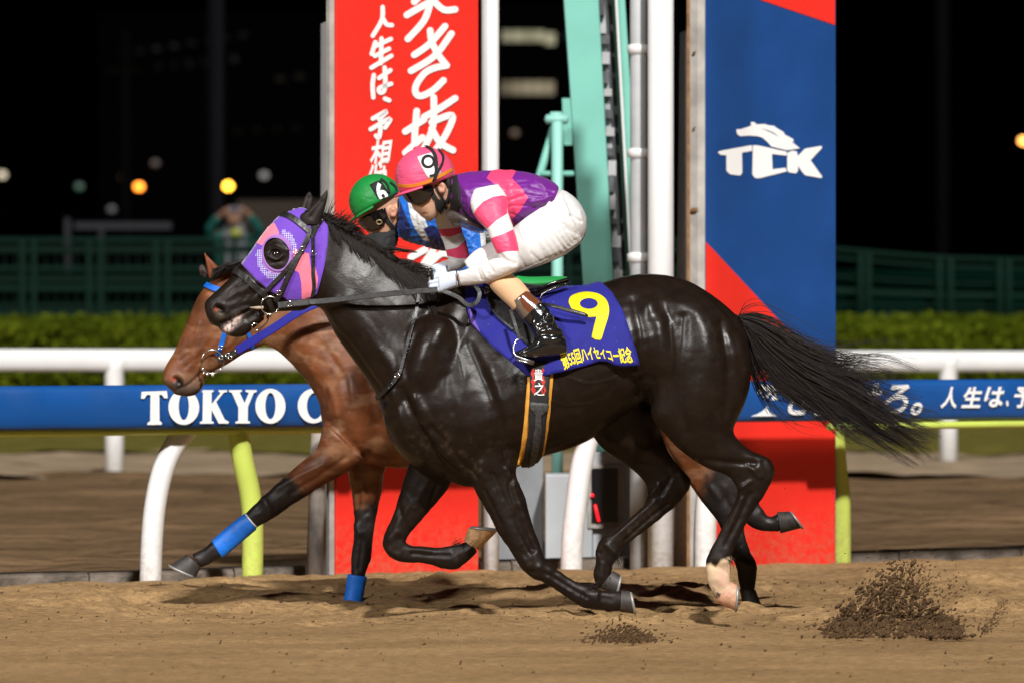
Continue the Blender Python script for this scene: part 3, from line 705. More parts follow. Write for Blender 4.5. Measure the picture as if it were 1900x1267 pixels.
mb = MB(); a = P(908, 590, 33.5); b = P(1008, 590, 33.5); mb.box((a.x, 33.5, -.1), (b.x, 33.8, P(0, 800, 33.5).z)); mb.obj('equipment_box', mat('box_grey', (.20, .21, .22), .6, noise=(5, .2, 4)), bevel=.008, label='dark grey box left of the timing cabinet, behind the rail', cat='box')
mb = MB(); a = P(1253, 590, 33.0); b = P(1276, 590, 33.0); mb.box((a.x, 33.0, -.1), (b.x, 33.12, 1.0)); mb.obj('wooden_post', mat('brown_post', (.10, .075, .055), .8, noise=(20, .3, 4)), bevel=.004, label='brown square post right of the timing cabinet', cat='post')

# ------------------------------------------------------------------ far white rail
fr_ = empty('far_rail', (0, 52, 0), 'plain white running rail on straight posts in front of the hedge', 'rail')
farY = lambda px: 50.6 + (px - 212) * (3.2 / 1548)
pts = [P(x, 668 + (x - 212) * .0012, farY(x)) for x in np.linspace(-300, 2200, 12)]
prof = []
v = []; f = []
for p in pts:
    for k in range(16):
        th = 2 * math.pi * k / 16; v.append(p + Vector((0, math.cos(th) * .06, math.sin(th) * .098)))
for i in range(len(pts) - 1):
    for k in range(16): f.append((i * 16 + k, i * 16 + (k + 1) % 16, (i + 1) * 16 + (k + 1) % 16, (i + 1) * 16 + k))
mesh_obj('top_rail', v, f, M['white_paint'], fr_, True)
for px in (-304, 212, 728, 1244, 1760, 2276):
    Y = farY(px); x0 = P(px - 0, 0, Y).x
    v, f = tube([(x0, Y + .02, -.02), (x0, Y + .02, .5), (x0, Y + .02, .95), (x0 + .03, Y, 1.04)], .085, 16); mesh_obj('post', v, f, M['white_paint'], fr_)

# ------------------------------------------------------------------ hedge
M['hedge'] = mat('hedge', (.036, .050, .003), .95, spec=0, noise=(2.2, .55, 7), bump=(6, .12))
nx = 500; X = np.linspace(-14, 14, nx); prof = [(74.2, .0), (74.0, .4), (73.95, .8), (74.0, 1.2), (74.15, 1.36), (74.5, 1.42), (75.2, 1.42), (75.8, 1.2), (76, 0)]
prof = catmull(prof, 5); V = []; np_ = len(prof)
XX, T_ = np.meshgrid(X, np.arange(np_)); yy = prof[T_.astype(int), 0]; zz3 = prof[T_.astype(int), 1]
d = fbm(XX * 2.2, zz3 * 2.5 + yy, 51, 5) * .35 + fbm(XX * 9, zz3 * 9 + yy * 4, 57, 3) * .10
yy = yy + d * .6; zz3 = np.maximum(zz3 + d * .25 * (zz3 > .2), -.05)
vs = np.stack([XX.ravel(), yy.ravel(), zz3.ravel()], 1); i = (np.arange(nx - 1)[None, :] + nx * np.arange(np_ - 1)[:, None]).ravel()
hedge = bigmesh('hedge', vs, np.stack([i, i + 1, i + nx + 1, i + nx], 1), M['hedge'], label='long clipped green hedge behind the white rail', cat='hedge')
# leaves standing proud of the hedge
lv = []; lf = []; NL = 26000; px_ = rng.uniform(-14, 14, NL); pz = rng.uniform(.05, 1.46, NL); py_ = 73.95 + fbm(px_ * 2.2, pz * 2.5 + 74, 51, 5) * .2 - rng.uniform(0, .12, NL) + np.where(pz > 1.3, rng.uniform(0, 1.6, NL), 0)
a = rng.normal(size=(NL, 3)); a /= np.linalg.norm(a, axis=1)[:, None]; b = rng.normal(size=(NL, 3)); b -= a * (a * b).sum(1)[:, None]; b /= np.linalg.norm(b, axis=1)[:, None]
c = np.stack([px_, py_, pz], 1); s = rng.uniform(.025, .06, NL)[:, None]
q = np.stack([c - a * s, c + b * s * .6, c + a * s, c - b * s * .6], 1).reshape(-1, 3)
lo = bigmesh('leaf_mass', q, np.arange(NL * 4).reshape(-1, 4), mat('leaf', (.085, .105, .005), .9, spec=.05, noise=(3, .4, 4)), False, kind='stuff'); lo.parent = hedge

# ------------------------------------------------------------------ green fence on the bank
FY = 86.0; fs_ = F / FY
M['fence_green'] = mat('fence_green', (.0014, .010, .006), .7, spec=.1); M['fence_bar'] = mat('fence_bar', (.0022, .016, .010), .7, spec=.1)
fence = empty('green_fence', (0, FY, 1.2), 'dark green metal fence with many bars left of the boards', 'fence')
for i, (y0, y1) in enumerate([(441, 449), (456, 470), (494, 502), (512, 524), (530, 540), (563, 571), (576, 592), (598, 612)]):
    a = P(-500, y1, FY); b = P(1320, y0, FY); mb = MB(); mb.box((a.x, FY, a.z), (b.x, FY + .05, b.z)); mb.obj('bar', M['fence_bar'] if i % 2 == 0 else M['fence_green'], fence)
for x in list(range(-416, 1300, 124)):
    for dx in (0, 22): a = P(x + 85 - 124 + dx - 5, 605, FY - .08); b = P(x + 85 - 124 + dx + 5, 441, FY - .08); mb = MB(); mb.box((a.x, FY - .08, a.z), (b.x, FY - .005, b.z)); mb.obj('fence_post', M['fence_bar'], fence)
a = P(-500, 612, FY + .2); b = P(1320, 505, FY + .2); mb = MB(); mb.box((a.x, FY + .2, a.z), (b.x, FY + .22, b.z)); mb.obj('backing_mesh', mat('mesh_dark', (.0012, .008, .005), .9, spec=0), fence)
for i in range(70):
    x = -30 + i * 19.0; a = P(x, 560, FY + .1); b = P(x + 3, 470, FY + .1); mb = MB(); mb.box((a.x, FY + .06, a.z), (b.x, FY + .09, b.z)); mb.obj('picket', M['fence_green'], fence)
f2 = empty('ramp_railing', (P(1720, 590, FY - 2).x, FY - 2, 1.2), 'dark green ramp railing sloping down to the right of the blue board', 'railing')
FY2 = FY - 2; tops = [(1330, 452), (1550, 463), (1650, 472), (1760, 480), (1950, 484)]
for dy, th, lev in ((0, .035, 1), (16, .03, 1), (48, .02, .8), (74, .05, .5), (96, .02, .3), (118, .06, 0), (140, .05, 0)):
    pts = [P(x, 470 + (y - 470) * lev + dy if lev < 1 else y + dy, FY2) for x, y in tops]; v, f = tube(pts, th, 8); mesh_obj('bar', v, f, M['fence_bar'], f2)
for x in (1390, 1480, 1597, 1612, 1743, 1764, 1855, 1872):
    px_tube('railing_post', (x, 472 if x < 1700 else 482), (x, 640), .045, FY2 - .1, M['fence_bar'], f2, 8)
mb = MB(); a = P(1330, 640, FY2 + .4); b = P(1950, 500, FY2 + .4); mb.box((a.x, FY2 + .4, a.z), (b.x, FY2 + .42, b.z)); mb.obj('backing_mesh', mat('mesh_dark2', (.0014, .009, .006), .9, spec=0), f2)

# ------------------------------------------------------------------ night background: buildings, masts, lamps
M['night_wall'] = mat('night_wall', (.0006, .0006, .0007), 1, spec=0)
def building(x0, x1, ytop, Y, label, wins, cat='building', wl=.35):
    a = P(x0, 590, Y); b = P(x1, ytop, Y); root = empty('office_building', ((a.x + b.x) / 2, Y, 0), label, cat)
    mb = MB(); mb.box((a.x, Y, -1), (b.x, Y + 20, b.z)); mb.obj('wall', M['night_wall'], root)
    for (wx0, wy0, wx1, wy1, col, st) in wins:
        p = P(wx0, wy1, Y); q = P(wx1, wy0, Y); mb = MB(); mb.box((p.x, Y - .3, p.z), (q.x, Y - .05, q.z))
        key = 'win_%s_%s' % (col, st)
        if key not in M: M[key] = mat('lit_window', (.001, .001, .001), .9, spec=0, emit=(col, st * .16 if st < .15 else st * .6))
        mb.obj('window', M[key], root)
warm = (1, .86, .55); cool = (.9, .92, 1)
w1 = []
for i in range(7): w1.append((252 + i * 32, 92 - i * 5, 266 + i * 32, 100 - i * 5, cool, [.035, .07, .07, .04, .02, .03, .05][i]))
for i in range(6): w1.append((290 + i * 28, 118 - i * 3, 300 + i * 28, 132 - i * 3, cool, [.02, .015, .035, .02, .06, .06][i]))
for i in range(4): w1.append((435 + i * 36, 240 - i * 2, 448 + i * 36, 250 - i * 2, warm, .02))
for i in range(2): w1.append((512 + i * 36, 142 - i * 4, 528 + i * 36, 152 - i * 4, warm, .05))
for i in range(2): w1.append((200 + i * 34, 128, 225 + i * 34, 136, warm, .012))
building(180, 640, 20, 420, 'unlit office block with faint window rows left of the red board', w1)
w2 = []
for i in range(5): w2.append((932 + i * 20, 58 + (i == 4) * 4, 950 + i * 20, 78 + (i == 4) * 6, (1, .93, .6), [.42, .5, .4, .5, .55][i]))
for i in range(5): w2.append((930 + i * 20, 152, 948 + i * 20, 176, (1, .84, .55), [.2, .32, .4, .42, .38][i]))
for i in range(2): w2.append((1046 + i * 22, 60 + i * 95, 1058 + i * 22, 76 + i * 95, (.8, .85, 1), .06))
building(915, 1300, 10, 300, 'tall dark block with two short rows of lit yellow windows', w2)
def mast(x0, x1, Y, ytop, label, col):
    a = P(x0, 0, Y); b = P(x1, 0, Y); v, f = tube([((a.x + b.x) / 2, Y, -1), ((a.x + b.x) / 2, Y, 10), ((a.x + b.x) / 2, Y, P(0, ytop, Y).z)], (b.x - a.x) / 2, 16)
    mesh_obj('mast', v, f, mat('mast_paint', col, .9, spec=.02), None, True, label=label, cat='mast')
mast(386, 416, 140, -40, 'wide unlit grey mast standing behind the spectator', (.005, .005, .006))
mast(224, 240, 170, 120, 'thin dark mast at the left between the orange lamps', (.0025, .0025, .0025))
mast(1734, 1762, 150, -40, 'very dark mast beyond the ramp railing on the right', (.0025, .0025, .0025))
def lamp(px, py, Y, col, st, label, r=.22):
    root = empty('street_lamp', (P(px, py, Y).x, Y, 0), label, 'lamp', 'distant lamps in the dark')
    c = P(px, py, Y); v, f = ellipsoid(c, [Vector((r, 0, 0)), Vector((0, r, 0)), Vector((0, 0, r * .8))], 8); mesh_obj('lamp_head', v, f, mat('lamp_glow', (.1, .1, .1), .5, emit=(col, st * (2.2 if st > 2.5 else .7 if st > 1 else .28))), root)
    v, f = tube([(c.x, Y + .8, -1), (c.x, Y + .8, 1), (c.x, Y + .8, c.z)], .05, 6); mesh_obj('lamp_post', v, f, M['night_wall'], root)
for L_ in [(258, 347, (1, .27, .02), 2.8, 'orange street lamp glowing left of the spectator'), (423, 346, (1, .46, .03), 5.0, 'brightest amber lamp, straight above the spectator'),
           (490, 326, (.8, .78, .75), .9, 'pale white lamp right of the amber one'), (147, 347, (.05, .5, .25), .45, 'faint green lamp far to the left'),
           (230, 330, (.6, .35, .12), .4, 'faint brown lamp just above the orange one'), (288, 304, (.5, .2, .1), .16, 'barely lit reddish lamp right of the orange one'),
           (4, 325, (1, .85, .6), 1.4, 'cream lamp cut by the left edge'), (955, 248, (.8, .35, .08), .28, 'dim orange lamp between white pole and trestle'),
           (207, 389, (.8, .8, .85), .16, 'dim grey lamp low above the fence'), (1899, 262, (1, .4, .08), 3.0, 'orange lamp cut by the right edge')]:
    lamp(L_[0], L_[1], 300, L_[2], L_[3], L_[4])
gb = empty('grey_gantry', (P(220, 420, 110).x, 110, 0), 'pale grey horizontal beam on short legs above the fence, out of focus', 'gantry')
M['gantry'] = mat('gantry', (.030, .030, .034), .9, spec=0)
for n_, (x0, y0, x1, y1) in (('beam', (138, 413, 318, 426)), ('leg', (120, 405, 130, 470)), ('leg', (184, 424, 192, 470)), ('upper_beam', (0, 396, 330, 399))):
    a = P(x0, y1, 110); b = P(x1, y0, 110); mb = MB(); mb.box((a.x, 110, a.z if n_ != 'leg' else -1), (b.x, 110.3, b.z)); mb.obj(n_, M['gantry'] if n_ != 'upper_beam' else M['night_wall'], gb)
a = P(440, 402, 130); b = P(600, 372, 130); mb = MB(); mb.box((a.x, 130, -1), (b.x, 136, b.z)); mb.obj('low_shed', mat('shed_brown', (.020, .012, .006), .9), label='low brown shed behind the black horse head', cat='shed')
SETTING_END = True
#@@FIGURES@@
# ------------------------------------------------------------------ black racehorse
HY = 26.4
def horse_mat(name, rough, hair=1.0, noise=.25, coat=0.0, spec=.34):
    m = mat(name, rough=rough, attr='Col', spec=spec, coat=coat, noise=(14, noise, 7), vary=(2.6, .07),
            bump=[(9, .0022, (1, 1, 1)), (30, .0006 * hair, (1, 1, 1.5)), (210, .00035 * hair, (.35, .35, 1.5), (0, .7, 0))])
    n, l, b = nodes(m); at = n.new('ShaderNodeAttribute'); at.attribute_name = 'rg'; ad = n.new('ShaderNodeMath'); ad.operation = 'ADD'
    l.new(b.inputs['Roughness'].links[0].from_socket, ad.inputs[0]); l.new(at.outputs['Fac'], ad.inputs[1]); l.new(ad.outputs[0], b.inputs['Roughness'])
    return m
M['coat_black'] = horse_mat('coat_black', .30, spec=.21); M['coat_bay'] = horse_mat('coat_bay', .36, noise=.3, spec=.35)
B_trunk = [(712, 762, 716, 798, .09, 0, 0), (735, 700, 735, 832, .18, 0, .1), (770, 620, 765, 862, .215, 0, .2), (815, 548, 825, 889, .23, 0, .35), (870, 522, 880, 903, .245, 0, .45),
           (920, 524, 940, 876, .27, 0, .4), (980, 535, 1000, 849, .295, 0, .25), (1050, 537, 1060, 831, .305, 0, .1), (1110, 527, 1115, 803, .30, 0, .1),
           (1165, 511, 1165, 765, .285, 0, .15), (1215, 509, 1205, 742, .275, 0, .2), (1265, 517, 1250, 780, .265, 0, .25), (1310, 539, 1300, 800, .25, 0, .3), (1350, 570, 1345, 790, .20, 0, .3), (1382, 606, 1376, 750, .13, 0, .2), (1393, 650, 1391, 712, .06, 0, 0)]
B_neck = [(560, 412, 560, 552, .062, 0, .2), (582, 400, 575, 566, .080, 0, .3), (606, 404, 598, 576, .085, 0, .4), (642, 430, 624, 624, .088, 0, .5), (682, 456, 652, 664, .10, 0, .5), (722, 480, 680, 704, .12, 0, .5),
          (765, 503, 702, 742, .15, 0, .5), (812, 524, 716, 790, .19, 0, .45), (850, 545, 752, 840, .19, 0, .3)]
B_head = [(379, 566, 382, 582, .028, 0), (384, 556, 392, 602, .050, 0), (398, 543, 418, 608, .058, 0), (415, 527, 445, 606, .056, 0), (436, 505, 478, 589, .062, 0), (460, 477, 506, 580, .074, 0), (487, 438, 535, 578, .092, 0),
          (511, 410, 560, 577, .104, 0), (535, 393, 580, 566, .10, 0), (560, 388, 598, 540, .088, 0), (585, 396, 606, 510, .075, 0)]
B_chin = [(404, 602, 409, 614, .022, 0), (416, 600, 430, 625, .042, 0), (440, 594, 452, 624, .046, 0), (456, 588, 470, 610, .045, 0), (480, 575, 492, 592, .05, 0)]
B_nh = [(1225, 530, 1290, 532, .03, -.06), (1202, 562, 1328, 562, .085, -.12), (1186, 640, 1388, 640, .125, -.15), (1197, 715, 1393, 708, .125, -.16), (1214, 775, 1378, 758, .115, -.165), (1240, 812, 1361, 797, .092, -.17), (1270, 841, 1375, 820, .07, -.17),
        (1308, 866, 1398, 837, .052, -.17), (1346, 881, 1428, 850, .042, -.17), (1364, 897, 1438, 874, .042, -.17), (1367, 917, 1427, 904, .037, -.17), (1358, 940, 1409, 932, .030, -.17), (1345, 966, 1391, 960, .026, -.17),
        (1333, 992, 1376, 989, .025, -.17), (1320, 1015, 1363, 1014, .028, -.17), (1311, 1036, 1358, 1037, .034, -.17), (1310, 1058, 1356, 1056, .031, -.17), (1314, 1082, 1355, 1068, .032, -.17), (1326, 1106, 1356, 1080, .036, -.17), (1336, 1114, 1360, 1090, .03, -.17)]
B_fh = [(1095, 730, 1230, 730, .10, .13), (1092, 790, 1225, 788, .10, .15), (1118, 832, 1238, 832, .08, .16), (1160, 861, 1257, 860, .06, .16), (1188, 885, 1274, 879, .046, .16), (1201, 908, 1283, 896, .04, .16), (1196, 932, 1262, 930, .036, .16),
        (1186, 945, 1231, 957, .031, .16), (1167, 962, 1200, 982, .026, .16), (1144, 981, 1172, 1002, .026, .16), (1116, 998, 1155, 1018, .032, .16), (1106, 1018, 1148, 1035, .033, .16), (1105, 1040, 1137, 1046, .028, .16),
        (1101, 1062, 1136, 1056, .028, .16), (1105, 1085, 1134, 1066, .03, .16), (1112, 1090, 1138, 1070, .03, .16)]
B_nf = [(845, 790, 968, 780, .09, -.15), (860, 858, 964, 846, .085, -.16), (880, 908, 958, 880, .072, -.165), (904, 950, 976, 926, .058, -.17), (926, 991, 988, 972, .047, -.17), (949, 1025, 1001, 1005, .039, -.17), (966, 1052, 1012, 1036, .041, -.17),
        (987, 1072, 1030, 1053, .037, -.17), (1006, 1079, 1036, 1058, .029, -.17), (1031, 1094, 1052, 1068, .024, -.17), (1057, 1112, 1076, 1082, .026, -.17), (1082, 1127, 1099, 1087, .034, -.17), (1106, 1130, 1116, 1094, .031, -.17),
        (1128, 1132, 1134, 1096, .032, -.17), (1150, 1133, 1154, 1096, .034, -.17), (1158, 1130, 1161, 1098, .03, -.17)]
B_ff = [(768, 835, 860, 845, .085, .12), (753, 876, 834, 902, .07, .13), (742, 913, 807, 936, .055, .13), (730, 952, 783, 963, .045, .13), (716, 984, 761, 988, .04, .13), (709, 1008, 753, 1002, .04, .13), (721, 1031, 753, 1006, .037, .13),
        (742, 1041, 760, 1010, .031, .13), (789, 1045, 789, 1013, .026, .13), (818, 1053, 818, 1014, .028, .13), (846, 1056, 842, 1010, .034, .13), (864, 1044, 856, 1007, .03, .13), (880, 1030, 863, 1005, .032, .13), (886, 1022, 868, 1002, .03, .13)]
parts = [loft(B_trunk, HY, 32), loft(B_neck, HY, 28), loft(B_head, HY, 24), loft(B_chin, HY, 18), loft(B_nh, HY, 24), loft(B_fh, HY, 22), loft(B_nf, HY, 22), loft(B_ff, HY, 22)]
# shoulder, upper arm and croup masses
for (x, y, dy, rx, rz, ry) in ((800, 690, -.13, .17, .26, .10), (885, 745, -.15, .17, .20, .11), (800, 690, .13, .17, .26, .10), (885, 745, .15, .17, .20, .11), (1300, 640, .14, .2, .22, .13)):
    parts.append(ellipsoid(P(x, y, HY + dy), [Vector((rx, 0, .0)), Vector((0, ry, 0)), Vector((0, 0, rz))], 12))
LEGLAM = lambda p: np.clip(1 - (p[:, 1] - 860) / 60, .08, 1) * np.where((p[:, 0] < 600) & (p[:, 1] < 640), .2, 1)
bh = remesh(parts, .0070, 22, LEGLAM)
sculpt(bh, [
    ([(812, 545), (770, 620), (738, 700)], 12, -.011), ([(848, 560), (800, 640), (765, 720)], 16, .009), ([(700, 470), (640, 560), (620, 600)], 30, .006),
    ([(600, 585), (650, 645), (700, 715), (712, 745)], 8, -.010), ([(640, 560), (700, 640), (745, 700)], 16, .008),
    ([(745, 720), (775, 790), (815, 850), (872, 900)], 7, -.013), ([(728, 730), (752, 800), (790, 850)], 9, .008), ([(772, 740), (812, 815), (860, 865)], 11, .011), ([(800, 790), (850, 850), (885, 885)], 5, -.007),
    ([(868, 640), (905, 720), (930, 790), (942, 850)], 13, -.013), ([(850, 740), (880, 790)], 34, .014), ([(910, 690), (940, 760)], 14, .005), ([(825, 700), (840, 760)], 12, -.006),
    ([(1150, 690), (1183, 715), (1203, 748)], 10, -.018), ([(1130, 650), (1170, 690)], 16, .006), ([(1222, 775)], 22, .016), ([(1205, 572)], 15, .014), ([(1178, 560), (1190, 620), (1198, 700)], 12, -.012),
    ([(1222, 600), (1232, 680), (1225, 760)], 17, .013), ([(1268, 590), (1262, 670), (1262, 760), (1275, 800)], 11, -.009), ([(1300, 600), (1310, 680), (1300, 770)], 20, .010),
    ([(1338, 600), (1352, 680), (1346, 770)], 8, -.010), ([(1372, 620), (1380, 690), (1368, 750)], 10, .006), ([(1200, 560), (1240, 560), (1290, 580)], 14, .006),
    ([(1300, 852), (1350, 858), (1400, 860)], 6, -.010), ([(1270, 826), (1330, 868)], 10, .006), ([(1400, 868)], 10, .007), ([(1362, 890), (1380, 905)], 9, .006), ([(1392, 915), (1370, 965), (1345, 1012)], 4, -.006),
    ([(1375, 925), (1350, 985)], 4, .003), ([(1330, 1036)], 9, .004), ([(915, 880), (945, 950), (985, 1020)], 6, -.007), ([(900, 890), (925, 950), (960, 1010)], 8, .005), ([(950, 900), (975, 960)], 5, .004), ([(895, 862), (893, 880)], 9, .006), ([(943, 880), (952, 900)], 5, .005),
    ([(982, 1048)], 10, .007), ([(1010, 1062), (1060, 1092), (1090, 1108)], 3.5, -.005), ([(1095, 1105)], 9, .005), ([(1118, 1108), (1135, 1112)], 6, -.004), ([(1262, 880), (1272, 905)], 6, .007), ([(1245, 885), (1228, 915)], 4, -.006), ([(1222, 900), (1208, 918)], 5, .006), ([(1240, 935), (1200, 965), (1160, 1002)], 3.5, -.006), ([(1215, 930), (1175, 965), (1140, 995)], 4, .004), ([(1125, 1010), (1140, 1024)], 6, .006), ([(1112, 1025)], 5, -.004), ([(1118, 1045), (1116, 1070)], 5, .004), ([(1130, 830), (1180, 860), (1240, 872)], 6, -.006), ([(1150, 820), (1230, 850)], 9, .006),
    ([(722, 1000), (735, 985)], 6, .006), ([(742, 1000)], 5, -.005), ([(722, 1022), (738, 1032)], 6, .006), ([(740, 940), (755, 985)], 5, -.005), ([(765, 930), (735, 975)], 5, .005), ([(765, 1026), (800, 1030), (835, 1030)], 3, -.005), ([(760, 1018), (800, 1021)], 3, .003), ([(846, 1044)], 7, .006), ([(842, 1022)], 5, -.004), ([(868, 1025), (878, 1012)], 5, .004), ([(800, 880), (770, 940)], 6, .005), ([(820, 880), (800, 930)], 5, -.005),
    ([(958, 850), (945, 905), (962, 960), (990, 1020)], 4, -.006), ([(935, 930), (968, 1000), (985, 1035)], 4, .004), ([(900, 910), (930, 970)], 3.5, -.005), ([(1018, 1070), (1060, 1098)], 3, .004), ([(1082, 1100), (1078, 1118)], 4, -.004), ([(1108, 1100), (1104, 1122)], 4, .004),
    ([(1052, 700), (1090, 712), (1130, 705), (1160, 690)], 2.6, .003), ([(1010, 740), (1050, 752), (1100, 748)], 2.6, .0028), ([(870, 590), (850, 650), (860, 700)], 2.8, .0022), ([(470, 540), (455, 560), (440, 570)], 2.2, .003), ([(480, 548), (470, 562)], 2.2, .003), ([(1245, 600), (1250, 660), (1240, 720)], 2.8, .0022), ([(1300, 700), (1290, 760)], 2.8, .0022), ([(670, 620), (690, 660), (695, 700)], 2.6, .002), ([(1000, 1052)], 6, .005), ([(975, 1038)], 6, .004), ([(988, 1060)], 4, -.004), ([(1325, 1048), (1345, 1060)], 5, -.004), ([(1345, 1042)], 6, .006), ([(1330, 1075), (1342, 1082)], 7, .004), ([(940, 870), (962, 900)], 5, .005), ([(1388, 862), (1410, 885)], 4, .006), ([(1416, 858), (1426, 880)], 5, -.004), ([(1374, 905), (1392, 893)], 4, .005),
    ([(500, 510), (470, 527), (448, 545)], 5, .004), ([(505, 520), (470, 545), (440, 560)], 7, -.005), ([(450, 520), (425, 545)], 5, -.003), ([(545, 500), (570, 540)], 20, .006), ([(583, 420), (590, 480), (588, 540)], 7, -.008),
    ([(397, 582), (393, 572), (402, 563), (414, 567), (420, 578)], 4, .006), ([(404, 572), (411, 576)], 6, -.022), ([(412, 600), (440, 590), (468, 573)], 3.5, -.010), ([(385, 595), (398, 606)], 4, -.003), ([(425, 560), (445, 548), (462, 545)], 3, -.004), ([(430, 575), (450, 566), (470, 566)], 3, -.004), ([(428, 568), (448, 557)], 3, .003), ([(440, 530), (462, 520)], 3, .003), ([(420, 590), (445, 577), (462, 572)], 3, .004),
    ([(472, 540), (490, 560)], 4, -.004), ([(392, 560), (404, 553)], 4, .003), ([(430, 615), (445, 606), (452, 596)], 3, .004), ([(462, 596), (474, 588)], 4, -.004), ([(495, 462), (505, 458)], 3, .003), ([(504, 488), (524, 484)], 3, -.003),
    ([(512, 455), (530, 465)], 5, .006), ([(498, 476), (514, 482), (528, 474)], 3, .004), ([(512, 470)], 8, -.006),
    ([(1000, 720), (1060, 740), (1110, 720)], 14, .003), ([(1020, 780), (1080, 770)], 10, .003)] + [([(960 + i * 24, 700 + i * 2), (985 + i * 24, 820 - i * 14)], 6, -.0022) for i in range(5)])
co = coords(bh); p = topx(co); no = normals(bh)
lump = fbm(p[:, 0] / 34, p[:, 1] / 34, 91, 3) * .0028; lump = lump * np.clip((880 - p[:, 1]) / 100, .2, 1) * np.where(p[:, 0] < 600, .35, 1) * np.clip((p[:, 0] - 700) / 150, .3, 1) + fbm(p[:, 0] / 13, p[:, 1] / 13, 93, 2) * .0035 * np.clip((p[:, 1] - 860) / 60, .12, 1); co = co + no * lump[:, None]; bh.vertices.foreach_set('co', co.ravel())
def soft(p, poly, w=4): return np.clip(sdpoly(p, poly) / w + .5, 0, 1)[:, None]
col = np.tile(np.array([.0120, .0070, .0048]), (len(co), 1))
col = col * (1 - soft(p, [(600, 560), (600, 400), (700, 460), (800, 540), (740, 860), (690, 730)], 60) * .0) 
def mixc(col, w, c): return col * (1 - w) + np.array(c) * w
brown = [(430, 615), (412, 610), (1205, 700)]
col = mixc(col, soft(p, [(372, 550), (450, 540), (460, 640), (380, 640)], 30) * .4, (.022, .018, .017))
col = mixc(col, np.exp(-(segdist(p, [(420, 612), (431, 602), (443, 590)]) / 6.5) ** 2)[:, None] * np.clip(.7 + fbm(p[:, 0] / 2.6, p[:, 1] / 5.0, 5, 3)[:, None] * 1.6, 0, 1), (.66, .50, .45))
col = mixc(col, np.exp(-(segdist(p, [(404, 584), (410, 587)]) / 6) ** 2)[:, None] * .5, (.13, .10, .07))
col = mixc(col, np.exp(-(segdist(p, [(405, 571), (413, 576)]) / 6.0) ** 4)[:, None], (.003, .002, .002)); col = mixc(col, np.exp(-(segdist(p, [(400, 574), (403, 576)]) / 2.6) ** 2)[:, None], (.35, .11, .06))
sock = soft(p, [(1300, 1052), (1318, 1044), (1328, 1052), (1338, 1038), (1352, 1033), (1366, 1034), (1366, 1140), (1300, 1140)], 4) * (co[:, 1] < HY)[:, None]
col = mixc(col, sock, (.58, .42, .27)); col = mixc(col, np.exp(-(segdist(p, [(1338, 1062), (1340, 1080)]) / 9) ** 2)[:, None] * (co[:, 1] < HY)[:, None] * .7, (.62, .34, .26)); 
mud = np.clip(fbm(p[:, 0] / 9, p[:, 1] / 9, 61, 4) * 2.2 - .25, 0, 1)[:, None] * np.clip(np.exp(-(segdist(p, [(790, 820), (880, 880), (900, 860)]) / 38) ** 2) + np.exp(-(segdist(p, [(1205, 960), (1165, 990)]) / 12) ** 2) + .12, 0, 1)[:, None]
col = mixc(col, mud * .4, (.07, .05, .03)); setcol(bh, col)
rg = .03 + .14 * np.clip((p[:, 1] - 850) / 60, 0, 1) + .01 * np.clip((860 - p[:, 0]) / 120, 0, 1) + .05 * np.clip(fbm(p[:, 0] / 50, p[:, 1] / 50, 301, 3) * 2, -1, 1); setval(bh, np.maximum(rg, np.where(np.abs(sock[:, 0]) > .3, .3, 0)), 'rg')
horse = empty('racehorse', (0, HY, 0), 'black racehorse number 9 at full gallop wearing a purple hood and blue saddle cloth', 'horse')
from_mesh('body', bh, M['coat_black'], horse); BV = bvh_of(bh)
def ear(st, Y0, hmat, parent, c, inner):
    m = remesh([loft(st, Y0, 16)], .005, 3); n = len(m.vertices); p_ = topx(coords(m)); cc = np.tile(np.array(c), (n, 1)); setcol(m, cc); setval(m, np.full(n, .2), 'rg')
    sculpt(m, [(inner, 5, -.008)]); return from_mesh('ear', m, hmat, parent)
ear([(556, 418, 594, 418, .034, -.05), (555, 402, 598, 404, .034, -.05), (572, 388, 603, 388, .028, -.055), (588, 374, 607, 372, .018, -.06), (600, 360, 609, 358, .009, -.06), (606, 352, 609, 351, .003, -.06)], HY, M['coat_black'], horse, (.022, .016, .014), [(578, 402), (596, 375)])
ear([(545, 402, 578, 404, .03, .06), (553, 388, 580, 388, .028, .06), (562, 372, 582, 372, .02, .06), (568, 361, 579, 361, .012, .06), (572, 356, 576, 356, .004, .06)], HY, M['coat_black'], horse, (.022, .016, .014), [(570, 390), (573, 368)])
def eye(px, py, Y0, bv, parent, r=.021):
    l, n = hit(bv, px, py, Y0); v, f = ellipsoid(l - n * .010, [Vector((r * 1.15, 0, 0)), Vector((0, r * .72, 0)), Vector((0, 0, r * .85))], 14); return mesh_obj('eye', v, f, M['bay_eye'], parent)
eye(512, 471, HY, BV, horse, .022)
v, f = ellipsoid(P(512, 470, HY + .085), [Vector((.022, 0, 0)), Vector((0, .016, 0)), Vector((0, 0, .018))], 10); mesh_obj('eye', v, f, M['bay_eye'], horse)
for py_, dd in ((461, 1), (481, -1)):
    line = [(498, 475), (504, py_ + 2 * dd), (513, py_ - 1 * dd), (522, py_ + 3 * dd), (526, 472)]
    strap('eyelid', line, .005, BV, M['coat_black'], horse, off=.006, thick=.006); m_ = bpy.context.scene.objects[-1].data if False else None
for o in horse.children:
    if o.name.startswith('eyelid'): setcol(o.data, np.tile(np.array([.02, .016, .014]), (len(o.data.vertices), 1)))
